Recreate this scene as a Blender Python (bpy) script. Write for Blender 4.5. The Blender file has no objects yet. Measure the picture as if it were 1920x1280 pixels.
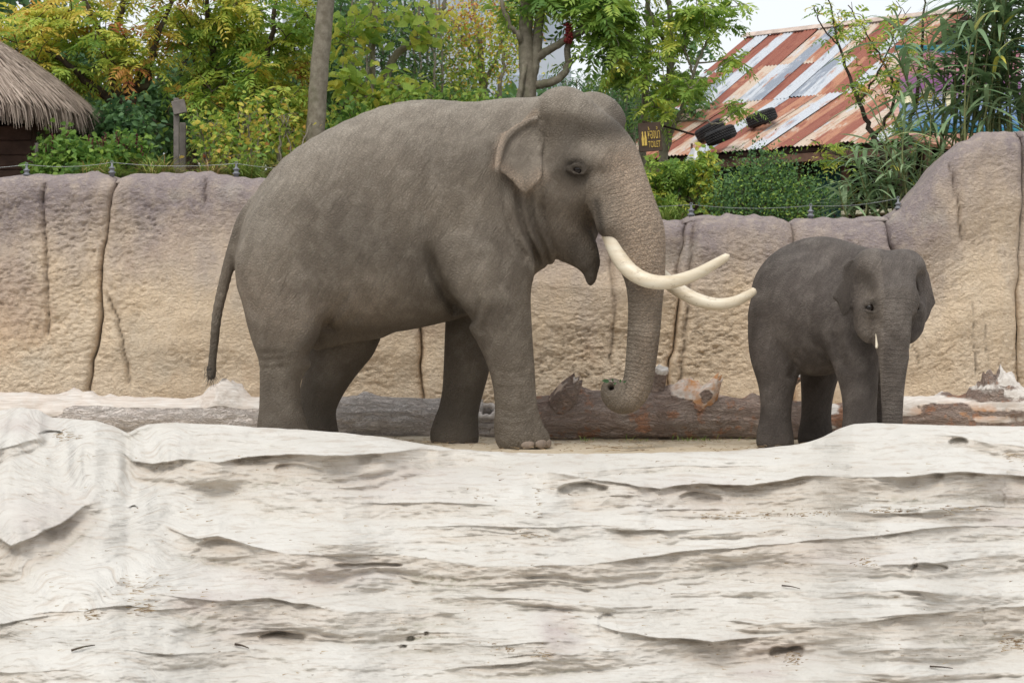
import bpy, bmesh, math, random
import numpy as np
from mathutils import Vector, Matrix
random.seed(7)
RNG = np.random.default_rng(11)
scene = bpy.context.scene

# ------------------------------------------------------------------ camera
F = 1920 * 70.0 / 36.0          # focal length in photograph pixels
CAMZ = 0.845                    # eye height above the enclosure floor
camera_data = bpy.data.cameras.new('camera')
camera_data.lens = 70.0
camera_data.sensor_width = 36.0
camera_data.clip_start = 0.1
camera_data.clip_end = 3000.0
camera = bpy.data.objects.new('camera', camera_data)
scene.collection.objects.link(camera)
camera.location = (0, 0, CAMZ)
camera.rotation_euler = (math.radians(90), 0, 0)
camera_data.dof.use_dof = True
camera_data.dof.focus_distance = 15.6
camera_data.dof.aperture_fstop = 6.3
scene.camera = camera

# ------------------------------------------------------------------ world: pale overcast sky
SUN_EL, SUN_AZ = math.radians(56), math.radians(-28)   # azimuth measured from straight behind the camera
world = bpy.data.worlds.new('World')
scene.world = world
world.use_nodes = True
wn, wl = world.node_tree.nodes, world.node_tree.links
wn.clear()
w_out = wn.new('ShaderNodeOutputWorld')
w_bg = wn.new('ShaderNodeBackground')
w_sky = wn.new('ShaderNodeTexSky')
w_sky.sky_type = 'NISHITA'
w_sky.sun_disc = False
w_sky.sun_elevation = SUN_EL
w_sky.sun_rotation = math.pi + SUN_AZ
w_sky.air_density = 1.0
w_sky.dust_density = 4.0
w_sky.ozone_density = 1.0
w_mix = wn.new('ShaderNodeMix')
w_mix.data_type = 'RGBA'
w_mix.inputs['Factor'].default_value = 0.82      # closed cloud cover over the blue
w_mix.inputs['B'].default_value = (9.3, 9.6, 9.9, 1)
wl.new(w_sky.outputs[0], w_mix.inputs['A'])
wl.new(w_mix.outputs['Result'], w_bg.inputs['Color'])
w_bg.inputs['Strength'].default_value = 0.10
wl.new(w_bg.outputs[0], w_out.inputs['Surface'])

# ------------------------------------------------------------------ sun behind thin cloud
sun_data = bpy.data.lights.new('sun', 'SUN')
sun_data.energy = 1.5
sun_data.angle = math.radians(28)
sun_data.color = (1.0, 0.95, 0.88)
sun = bpy.data.objects.new('sun', sun_data)
scene.collection.objects.link(sun)
_sd = Vector((math.sin(SUN_AZ) * math.cos(SUN_EL), -math.cos(SUN_AZ) * math.cos(SUN_EL), math.sin(SUN_EL)))
sun.rotation_euler = _sd.to_track_quat('Z', 'Y').to_euler()

scene.view_settings.view_transform = 'Standard'
scene.view_settings.look = 'None'
scene.view_settings.exposure = 0.25
scene.view_settings.gamma = 1.0
scene.view_settings.use_curve_mapping = False
scene.render.engine = 'CYCLES'
scene.cycles.use_denoising = True
scene.cycles.max_bounces = 6
scene.cycles.transparent_max_bounces = 8

# ------------------------------------------------------------------ helpers
def P(px, py, d):
    """photograph pixel + distance along the view axis -> world point"""
    return Vector(((px - 960) * d / F, d, CAMZ + (640 - py) * d / F))

def link(o, parent=None):
    scene.collection.objects.link(o)
    if parent is not None:
        o.parent = parent
    return o

def tag(o, label=None, category=None, group=None, kind=None):
    if label: o['label'] = label
    if category: o['category'] = category
    if group: o['group'] = group
    if kind: o['kind'] = kind
    return o

def empty(name, loc, label=None, category=None, group=None):
    o = bpy.data.objects.new(name, None)
    o.location = loc
    o.empty_display_size = 0.2
    link(o)
    return tag(o, label, category, group)

def make_mesh(name, verts, faces, smooth=True, attrs=None):
    """fast mesh from arrays; faces: (n,k) int array or list of such arrays"""
    me = bpy.data.meshes.new(name)
    verts = np.ascontiguousarray(verts, dtype=np.float32)
    if not isinstance(faces, list):
        faces = [faces]
    faces = [np.asarray(f, dtype=np.int32) for f in faces if len(f)]
    loops = np.concatenate([f.ravel() for f in faces])
    totals = np.concatenate([np.full(len(f), f.shape[1], dtype=np.int32) for f in faces])
    starts = np.concatenate([[0], np.cumsum(totals)[:-1]]).astype(np.int32)
    me.vertices.add(len(verts)); me.vertices.foreach_set('co', verts.ravel())
    me.loops.add(len(loops)); me.loops.foreach_set('vertex_index', loops)
    me.polygons.add(len(totals))
    me.polygons.foreach_set('loop_start', starts)
    me.polygons.foreach_set('loop_total', totals)
    if smooth:
        me.polygons.foreach_set('use_smooth', np.ones(len(totals), dtype=bool))
    me.update(calc_edges=True)
    for k, a in (attrs or {}).items():
        a = np.ascontiguousarray(a, dtype=np.float32)
        if a.ndim == 1:
            at = me.attributes.new(k, 'FLOAT', 'POINT'); at.data.foreach_set('value', a)
        else:
            at = me.attributes.new(k, 'FLOAT_VECTOR', 'POINT'); at.data.foreach_set('vector', a.ravel())
    me.validate(verbose=False)
    return me

def mesh_object(name, me, material, parent=None, origin=None):
    """link mesh as object; vertices given in world space, origin moved to `origin` (or the parent's)"""
    o = bpy.data.objects.new(name, me)
    if material is not None and not me.materials:
        me.materials.append(material)
    base = origin if origin is not None else (parent.matrix_basis.translation if parent is not None and parent.parent is None else None)
    if parent is not None:
        chain = Vector((0, 0, 0)); q = parent
        while q is not None:
            chain += q.location; q = q.parent
        if origin is None: origin = chain
        me.transform(Matrix.Translation(-Vector(origin)))
        o.location = Vector(origin) - chain
    elif origin is not None:
        me.transform(Matrix.Translation(-Vector(origin)))
        o.location = origin
    link(o, parent)
    return o

def grid_faces(nu, nv, wrap_v=False):
    """vertex index = i*nv + j"""
    i = np.arange(nu - 1)[:, None]
    j = np.arange(nv if wrap_v else nv - 1)[None, :]
    j2 = (j + 1) % nv
    f = np.stack([i * nv + j, i * nv + j2, (i + 1) * nv + j2, (i + 1) * nv + j], -1)
    return f.reshape(-1, 4)

def box_arrays(c, s, rot=None, bevel=0.0):
    c = np.array(c, float); s = np.array(s, float) / 2
    v = np.array([[x, y, z] for x in (-1, 1) for y in (-1, 1) for z in (-1, 1)], float) * s
    if rot is not None:
        v = v @ np.array(rot).T
    f = np.array([[0, 1, 3, 2], [4, 6, 7, 5], [0, 4, 5, 1], [2, 3, 7, 6], [0, 2, 6, 4], [1, 5, 7, 3]])
    return v + c, f

def bevel_box_mesh(name, c, s, bevel=0.01, rot=None):
    bm = bmesh.new()
    bmesh.ops.create_cube(bm, size=1.0)
    for v in bm.verts:
        v.co = Vector((v.co.x * s[0], v.co.y * s[1], v.co.z * s[2]))
    if bevel > 0:
        bmesh.ops.bevel(bm, geom=bm.edges[:], offset=bevel, segments=1, affect='EDGES', profile=0.5)
    M = Matrix.Translation(Vector(c)) @ (rot.to_4x4() if rot is not None else Matrix.Identity(4))
    bm.transform(M)
    me = bpy.data.meshes.new(name); bm.to_mesh(me); bm.free()
    return me

def catmull(pts, n_per=6):
    pts = np.asarray(pts, float)
    p = np.vstack([2 * pts[0] - pts[1], pts, 2 * pts[-1] - pts[-2]])
    out = []
    for i in range(1, len(p) - 2):
        t = np.linspace(0, 1, n_per, endpoint=False)[:, None]
        a, b, c, d = p[i - 1], p[i], p[i + 1], p[i + 2]
        out.append(0.5 * ((2 * b) + (-a + c) * t + (2 * a - 5 * b + 4 * c - d) * t ** 2 + (-a + 3 * b - 3 * c + d) * t ** 3))
    out.append(pts[-1:])
    return np.vstack(out)

def tube_arrays(pts, radii, sides=8, cap=True, squash=None):
    """swept tube; returns verts, faces list"""
    pts = np.asarray(pts, float); n = len(pts)
    radii = np.broadcast_to(np.asarray(radii, float), (n,))
    tan = np.gradient(pts, axis=0)
    tan /= np.linalg.norm(tan, axis=1)[:, None] + 1e-9
    up = np.array([0, 0, 1.0]) if abs(tan[0][2]) < 0.9 else np.array([0, 1.0, 0])
    nrm = np.zeros_like(pts)
    x = np.cross(tan[0], up); x /= np.linalg.norm(x)
    for i in range(n):
        x = x - tan[i] * np.dot(x, tan[i]); x /= np.linalg.norm(x) + 1e-9
        nrm[i] = x
    bi = np.cross(tan, nrm)
    a = np.linspace(0, 2 * math.pi, sides, endpoint=False)
    v = pts[:, None, :] + radii[:, None, None] * (np.cos(a)[None, :, None] * nrm[:, None, :] + np.sin(a)[None, :, None] * bi[:, None, :])
    v = v.reshape(-1, 3)
    f = grid_faces(n, sides, wrap_v=True)
    fl = [f]
    if cap:
        v = np.vstack([v, pts[:1], pts[-1:]])
        k = np.arange(sides); k2 = (k + 1) % sides
        fl.append(np.stack([np.full(sides, n * sides), k2, k], -1))
        e = (n - 1) * sides
        fl.append(np.stack([np.full(sides, n * sides + 1), e + k, e + k2], -1))
    return v, fl

class Builder:
    """collects arrays into one mesh"""
    def __init__(self):
        self.v = []; self.f = {}; self.n = 0; self.a = {}
    def add(self, v, faces, **attrs):
        v = np.asarray(v, float)
        if not isinstance(faces, list): faces = [faces]
        for f in faces:
            f = np.asarray(f)
            if len(f): self.f.setdefault(f.shape[1], []).append(f + self.n)
        self.v.append(v); self.n += len(v)
        for k, val in attrs.items():
            self.a.setdefault(k, []).append(np.broadcast_to(np.asarray(val, float), (len(v),)))
    def mesh(self, name, smooth=True):
        return make_mesh(name, np.vstack(self.v), [np.vstack(f) for f in self.f.values()], smooth,
                         {k: np.concatenate(x) for k, x in self.a.items()})

def interp(x, xs, ys):
    return np.interp(x, xs, ys)

def smoothstep(a, b, x):
    t = np.clip((x - a) / (b - a), 0, 1)
    return t * t * (3 - 2 * t)

# value noise on arbitrary point arrays (vectorised)
_PERM = np.random.default_rng(3).random((64, 64, 64)).astype(np.float32)
def vnoise(x, y, z=0.0):
    x, y, z = np.broadcast_arrays(np.asarray(x, np.float32), np.asarray(y, np.float32), np.asarray(z, np.float32))
    xi = np.floor(x).astype(np.int32); yi = np.floor(y).astype(np.int32); zi = np.floor(z).astype(np.int32)
    fx = x - xi; fy = y - yi; fz = z - zi
    fx = fx * fx * (3 - 2 * fx); fy = fy * fy * (3 - 2 * fy); fz = fz * fz * (3 - 2 * fz)
    r = 0
    for dx in (0, 1):
        for dy in (0, 1):
            for dz in (0, 1):
                w = (fx if dx else 1 - fx) * (fy if dy else 1 - fy) * (fz if dz else 1 - fz)
                r = r + w * _PERM[(xi + dx) & 63, (yi + dy) & 63, (zi + dz) & 63]
    return r * 2 - 1
def fbm(x, y, z=0.0, octaves=4, gain=0.5, lac=2.03):
    r = 0; a = 1.0
    for o in range(octaves):
        r = r + a * vnoise(np.asarray(x) + 17.3 * o, np.asarray(y) + 5.1 * o, np.asarray(z) + 9.7 * o)
        x = np.asarray(x) * lac; y = np.asarray(y) * lac; z = np.asarray(z) * lac; a *= gain
    return r

# ------------------------------------------------------------------ material helper
class NT:
    def __init__(self, name):
        self.m = bpy.data.materials.new(name)
        self.m.use_nodes = True
        self.t = self.m.node_tree
        self.t.nodes.clear()
        self.out = self.t.nodes.new('ShaderNodeOutputMaterial')
    def n(self, typ, props=None, **inputs):
        nd = self.t.nodes.new('ShaderNode' + typ)
        for k, v in (props or {}).items(): setattr(nd, k, v)
        for k, v in inputs.items(): self.set(nd, k.replace('_', ' '), v)
        return nd
    def set(self, nd, key, v):
        s = nd.inputs[int(key[3:])] if key.startswith('idx') else nd.inputs[key]
        if isinstance(v, bpy.types.NodeSocket): self.t.links.new(v, s)
        elif isinstance(v, tuple) and len(v) == 3 and s.type == 'RGBA': s.default_value = (*v, 1)
        else: s.default_value = v
    def attr(self, name, fac=True):
        return self.n('Attribute', {'attribute_name': name}).outputs['Fac' if fac else 'Vector']
    def coord(self): return self.n('TexCoord').outputs['Object']
    def mapping(self, vec, scale=(1, 1, 1), rot=(0, 0, 0), loc=(0, 0, 0)):
        return self.n('Mapping', None, Vector=vec, Scale=scale, Rotation=rot, Location=loc).outputs[0]
    def noise(self, vec, scale, detail=3, rough=0.55, dist=0.0, out='Fac'):
        return self.n('TexNoise', None, Vector=vec, Scale=scale, Detail=detail, Roughness=rough, Distortion=dist).outputs[out]
    def voro(self, vec, scale, feature='F1', rand=1.0, out='Distance'):
        return self.n('TexVoronoi', {'feature': feature}, Vector=vec, Scale=scale, Randomness=rand).outputs[out]
    def math(self, op, a, b=0.0, c=None, clamp=False):
        nd = self.n('Math', {'operation': op, 'use_clamp': clamp})
        self.set(nd, 'idx0', a); self.set(nd, 'idx1', b)
        if c is not None: self.set(nd, 'idx2', c)
        return nd.outputs[0]
    def mix(self, fac, a, b, blend='MIX'):
        nd = self.n('Mix', {'data_type': 'RGBA', 'blend_type': blend})
        nd.clamp_factor = True
        self.set(nd, 'Factor', fac)
        for key, v in (('A', a), ('B', b)):
            s = [i for i in nd.inputs if i.name == key and i.type == 'RGBA'][0]
            if isinstance(v, bpy.types.NodeSocket): self.t.links.new(v, s)
            else: s.default_value = (*v, 1) if len(v) == 3 else v
        return [o for o in nd.outputs if o.type == 'RGBA'][0]
    def ramp(self, fac, stops, interp='LINEAR'):
        nd = self.n('ValToRGB')
        nd.color_ramp.interpolation = interp
        e = nd.color_ramp.elements
        while len(e) < len(stops): e.new(0.5)
        for el, (p, c) in zip(e, stops):
            el.position = p
            el.color = (c, c, c, 1) if isinstance(c, (int, float)) else (*c, 1)
        self.set(nd, 'Fac', fac)
        return nd.outputs[0]
    def range(self, v, a, b, c=0.0, d=1.0):
        nd = self.n('MapRange', {'clamp': True})
        for k, x in zip(('Value', 'From Min', 'From Max', 'To Min', 'To Max'), (v, a, b, c, d)): self.set(nd, k, x)
        return nd.outputs[0]
    def bump(self, height, strength, distance, normal=None):
        nd = self.n('Bump', None, Height=height, Strength=strength, Distance=distance)
        if normal is not None: self.set(nd, 'Normal', normal)
        return nd.outputs[0]
    def finish(self, color, rough=0.8, normal=None, spec=0.3, **extra):
        b = self.n('BsdfPrincipled')
        self.set(b, 'Base Color', color); self.set(b, 'Roughness', rough)
        self.set(b, 'Specular IOR Level', spec)
        if normal is not None: self.set(b, 'Normal', normal)
        for k, v in extra.items(): self.set(b, k.replace('_', ' '), v)
        self.t.links.new(b.outputs[0], self.out.inputs['Surface'])
        return self.m

def plain_material(name, color, rough=0.7, noise_scale=8.0, amount=0.35, bump=0.0, spec=0.3, metallic=0.0):
    t = NT(name); c = t.coord()
    nz = t.noise(c, noise_scale, 5, 0.6)
    f = t.range(nz, 0.3, 0.7, 1 - amount, 1 + amount)
    col = t.mix(1.0, color, t.n('CombineColor', None, Red=f, Green=f, Blue=f).outputs[0], 'MULTIPLY')
    nrm = t.bump(t.noise(c, noise_scale * 6, 4), 0.5, bump) if bump > 0 else None
    return t.finish(col, rough, nrm, spec, Metallic=metallic)
# ------------------------------------------------------------------ ground sheets
def sand_material():
    t = NT('sandy_soil'); c = t.coord()
    a = t.noise(c, 1.3, 5, 0.6); b_ = t.noise(c, 24, 5, 0.65)
    col = t.mix(t.range(a, 0.35, 0.65), (0.50, 0.41, 0.29), (0.60, 0.52, 0.40))
    col = t.mix(t.range(b_, 0.45, 0.75, 0, 0.6), col, (0.34, 0.26, 0.175))
    h = t.math('ADD', t.math('MULTIPLY', t.noise(c, 5, 4), 1.0), t.math('MULTIPLY', b_, 0.5))
    return t.finish(col, 0.95, t.bump(h, 0.8, 0.04), 0.1)
sand = sand_material()
soil = plain_material('dark_soil', (0.085, 0.062, 0.042), 0.95, 3.0, 0.4, 0.03, 0.1)

def sheet(name, x0, x1, y0, y1, zfun, nx, ny, material):
    xs = np.linspace(x0, x1, nx); ys = np.linspace(y0, y1, ny)
    X, Y = np.meshgrid(xs, ys, indexing='ij')
    v = np.stack([X, Y, zfun(X, Y)], -1).reshape(-1, 3)
    o = mesh_object(name, make_mesh(name, v, grid_faces(nx, ny)), material)
    return tag(o, kind='structure')
tag(sheet('ground', -900, 900, -300, 1500, lambda X, Y: X * 0 - 2.6, 3, 3, soil), 'lower ground reaching to the horizon')
sheet('enclosure_floor', -9, 9, 14.3, 19.2,
      lambda X, Y: 0.012 * fbm(X * 2.1, Y * 2.1, 0, 4) + 0.03 * smoothstep(16.6, 17.6, Y) - 0.6 * smoothstep(15.0, 14.3, Y), 260, 120, sand)
def terrace_z(X, Y):
    left = smoothstep(1.5, -0.5, X)
    return 1.82 + 0.38 * left + 0.03 * fbm(X * 1.5, Y * 1.5, 0, 3) + 0.02 * np.clip(Y - 20, 0, 10)
sheet('planted_terrace', -40, 40, 18.95, 75, terrace_z, 120, 80, soil)

# ------------------------------------------------------------------ layered pale rock in the foreground
def rock_material():
    t = NT('pale_layered_rock'); c = t.coord()
    strat = t.attr('strata')
    s1 = t.noise(t.mapping(c, (1.1, 1.1, 26)), 1.0, 4, 0.6, 0.6)
    big = t.noise(c, 1.1, 5, 0.6); fine = t.noise(c, 38, 5, 0.7)
    lay = t.n('CombineXYZ', None, X=t.math('MULTIPLY', t.n('SeparateXYZ', None, Vector=c).outputs[0], 0.35), Y=strat, Z=0.0).outputs[0]
    lines = t.noise(lay, 15, 5, 0.65, 0.35)
    col = t.mix(t.range(big, 0.35, 0.68), (0.69, 0.665, 0.615), (0.63, 0.60, 0.545))
    col = t.mix(t.range(s1, 0.5, 0.72, 0, 0.5), col, (0.57, 0.53, 0.475))
    col = t.mix(t.range(lines, 0.52, 0.64, 0, 0.55), col, (0.50, 0.43, 0.36))
    mauve = t.attr('mauve')
    col = t.mix(t.math('MULTIPLY', mauve, t.range(fine, 0.25, 0.7, 0.55, 1.0)), col, (0.47, 0.39, 0.37))
    riser = t.attr('riser')          # steep bedding faces: shade painted in as a darker buff
    col = t.mix(t.math('MULTIPLY', riser, t.range(lines, 0.35, 0.65, 0.38, 0.75)), col, (0.56, 0.475, 0.385))
    recess_shade = t.attr('recess_shade')  # shade painted dark olive into notches and deep hollows
    col = t.mix(t.math('MULTIPLY', recess_shade, t.range(t.noise(c, 17, 4, 0.6), 0.42, 0.6)), col, (0.17, 0.17, 0.085))
    spots = t.range(t.noise(c, 8.5, 5, 0.7), 0.63, 0.72, 0, 0.35)
    col = t.mix(spots, col, (0.42, 0.36, 0.28))
    h = t.math('ADD', t.math('MULTIPLY', lines, 0.8), t.math('ADD', t.math('MULTIPLY', fine, 0.45), t.math('MULTIPLY', t.noise(c, 9, 4), 0.7)))
    return t.finish(col, 0.93, t.bump(h, 0.9, 0.028), 0.12)
rock_mat = rock_material()

CREST = np.array([(-700, 770), (-200, 765), (-60, 768), (0, 769), (40, 763), (75, 768), (96, 783), (140, 786), (180, 789), (212, 799), (240, 813), (252, 806), (275, 796), (330, 793), (420, 797), (480, 802), (560, 806),
                  (640, 812), (720, 821), (800, 834), (850, 843), (960, 850), (1100, 852), (1240, 850), (1380, 846), (1440, 840), (1500, 834), (1540, 822), (1570, 806), (1600, 796), (1640, 793), (1700, 796), (1800, 799), (1920, 800), (2100, 803), (2700, 806)], float)
# ledges: lip line (px, py, amplitude in m, riser height in px)
LEDGES = [
    [(236, 842, .0, 30), (262, 866, .06, 34), (300, 872, .10, 50), (360, 866, .09, 60), (420, 872, .10, 60), (480, 858, .10, 56), (560, 853, .10, 56), (640, 855, .09, 48), (720, 852, .08, 40), (800, 842, .06, 30), (880, 848, .04, 24), (990, 858, .0, 20)],
    [(300, 905, .0, 20), (360, 914, .04, 22), (440, 904, .05, 26), (520, 892, .05, 24), (570, 878, .07, 26), (620, 892, .04, 26), (720, 893, .06, 24), (800, 876, .05, 20), (860, 868, .0, 16)],
    [(400, 940, .0, 14), (480, 933, .03, 16), (600, 918, .035, 16), (720, 905, .03, 14), (820, 893, .0, 12)],
    [(960, 880, .0, 20), (1040, 884, .05, 30), (1100, 892, .05, 40), (1180, 905, .05, 40), (1260, 916, .06, 40), (1340, 906, .09, 50), (1420, 906, .11, 56), (1500, 893, .10, 60), (1600, 890, .10, 60), (1700, 888, .10, 56), (1800, 888, .10, 54), (1880, 892, .09, 50), (2000, 896, .08, 46), (2600, 900, .06, 46)],
    [(1030, 950, .0, 14), (1100, 935, .04, 22), (1200, 925, .04, 22), (1290, 930, .03, 20), (1350, 945, .0, 14)],
    [(1660, 812, .0, 14), (1740, 818, .03, 20), (1800, 822, .05, 26), (1860, 836, .07, 24), (1930, 838, .07, 24), (2100, 838, .06, 24), (2600, 840, .04, 24)],
    [(210, 960, .0, 20), (300, 990, .03, 40), (360, 1008, .06, 44), (410, 1004, .10, 60), (470, 1022, .08, 58), (540, 1036, .07, 54), (620, 1042, .06, 50), (690, 1040, .07, 40), (750, 1042, .08, 32), (820, 1052, .07, 30), (960, 1066, .08, 30), (1080, 1058, .08, 34), (1200, 1040, .07, 36), (1320, 1026, .08, 40), (1420, 1020, .08, 36), (1520, 1016, .07, 30), (1620, 1004, .06, 26), (1740, 990, .05, 24), (1850, 985, .04, 20), (2000, 985, .04, 20), (2600, 985, .04, 20)],
    [(560, 1100, .0, 12), (640, 1076, .06, 20), (720, 1052, .07, 18), (800, 1075, .06, 18), (900, 1086, .06, 16), (1000, 1090, .06, 18), (1120, 1082, .05, 18), (1280, 1066, .05, 16), (1450, 1056, .04, 16), (1560, 1048, .0, 12)],
    [(200, 1098, .0, 14), (290, 1108, .03, 24), (360, 1120, .06, 40), (420, 1128, .07, 50), (500, 1122, .06, 52), (580, 1132, .06, 50), (660, 1150, .05, 40), (760, 1160, .04, 30), (860, 1150, .03, 24), (960, 1140, .0, 20)],
    [(400, 1186, .0, 16), (460, 1190, .07, 24), (540, 1182, .10, 26), (580, 1184, .05, 20), (640, 1190, .0, 12)],
    [(1490, 1070, .0, 12), (1560, 1058, .04, 16), (1640, 1060, .05, 22), (1720, 1058, .05, 24), (1800, 1046, .05, 30), (1880, 1040, .05, 34), (2000, 1036, .05, 36), (2600, 1036, .05, 36)],
    [(1000, 1150, .0, 20), (1060, 1160, .04, 30), (1140, 1178, .05, 36), (1230, 1196, .07, 34), (1320, 1208, .08, 30), (1420, 1196, .09, 34), (1520, 1178, .10, 40), (1640, 1164, .10, 46), (1760, 1150, .10, 56), (1850, 1136, .09, 60), (1960, 1130, .08, 60), (2600, 1130, .06, 60)],
    [(1060, 1208, .0, 12), (1130, 1220, .06, 22), (1240, 1204, .05, 20), (1330, 1225, .07, 24), (1440, 1215, .08, 26), (1560, 1198, .06, 20), (1680, 1190, .05, 18), (1800, 1188, .04, 14), (1880, 1190, .0, 12)],
    [(-600, 860, .05, 40), (-60, 850, .05, 40), (20, 838, .05, 30), (90, 822, .05, 24), (130, 812, .0, 14)],
    [(-600, 990, .06, 60), (-80, 985, .06, 60), (0, 1030, .07, 60), (50, 1010, .07, 70), (100, 985, .08, 60), (150, 950, .06, 40), (200, 930, .0, 20)],
    [(-600, 1160, .05, 30), (0, 1165, .05, 26), (80, 1152, .04, 20), (150, 1142, .04, 22), (230, 1132, .06, 24), (290, 1140, .0, 16)],
    [(-600, 1262, .05, 26), (0, 1262, .04, 20), (120, 1256, .04, 18), (230, 1270, .0, 16)],
    [(700, 1000, .0, 8), (900, 984, .015, 12), (1100, 978, .018, 12), (1240, 984, .0, 10)],
    [(640, 1205, .0, 8), (800, 1190, .02, 12), (960, 1200, .02, 10), (1050, 1215, .0, 10)],
    [(1100, 1112, .0, 8), (1300, 1106, .018, 12), (1450, 1090, .015, 10), (1600, 1080, .0, 8)],
]
# many thin sweeping beds between the main ledges
_g = np.random.default_rng(19)
for _ in range(64):
    x0 = _g.uniform(-60, 1700); ln = _g.uniform(180, 620); y0 = _g.uniform(880, 1275); sl = _g.normal(-.03 if x0 > 700 else .01, .035); amp_ = _g.uniform(.03, .075); rp_ = _g.uniform(9, 26); sag = _g.normal(0, 8)
    if x0 < 330 and y0 < 1120: continue
    LEDGES.append([(x0, y0, 0., rp_ * .6), (x0 + ln * .3, y0 + sl * ln * .3 + sag, amp_, rp_), (x0 + ln * .65, y0 + sl * ln * .65 + sag * .8, amp_ * .9, rp_ * 1.1), (x0 + ln, y0 + sl * ln, 0., rp_ * .6)])
# hollows: px, py, rx, ry, depth (m)
HOLLOWS = [(1092, 922, 46, 26, .09), (530, 1196, 50, 13, .10), (420, 1036, 60, 30, .06), (1796, 832, 22, 9, .07), (1478, 1224, 34, 15, .10), (1740, 1062, 36, 9, .10), (1250, 862, 60, 12, .03), (95, 815, 30, 10, .06),
           (770, 1198, 9, 7, .05), (756, 1212, 7, 5, .05), (800, 1190, 6, 5, .04), (1140, 1172, 22, 26, .05), (560, 884, 46, 16, .05), (250, 952, 8, 6, .05), (1310, 935, 40, 14, .06), (680, 1062, 70, 6, .06)]

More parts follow.
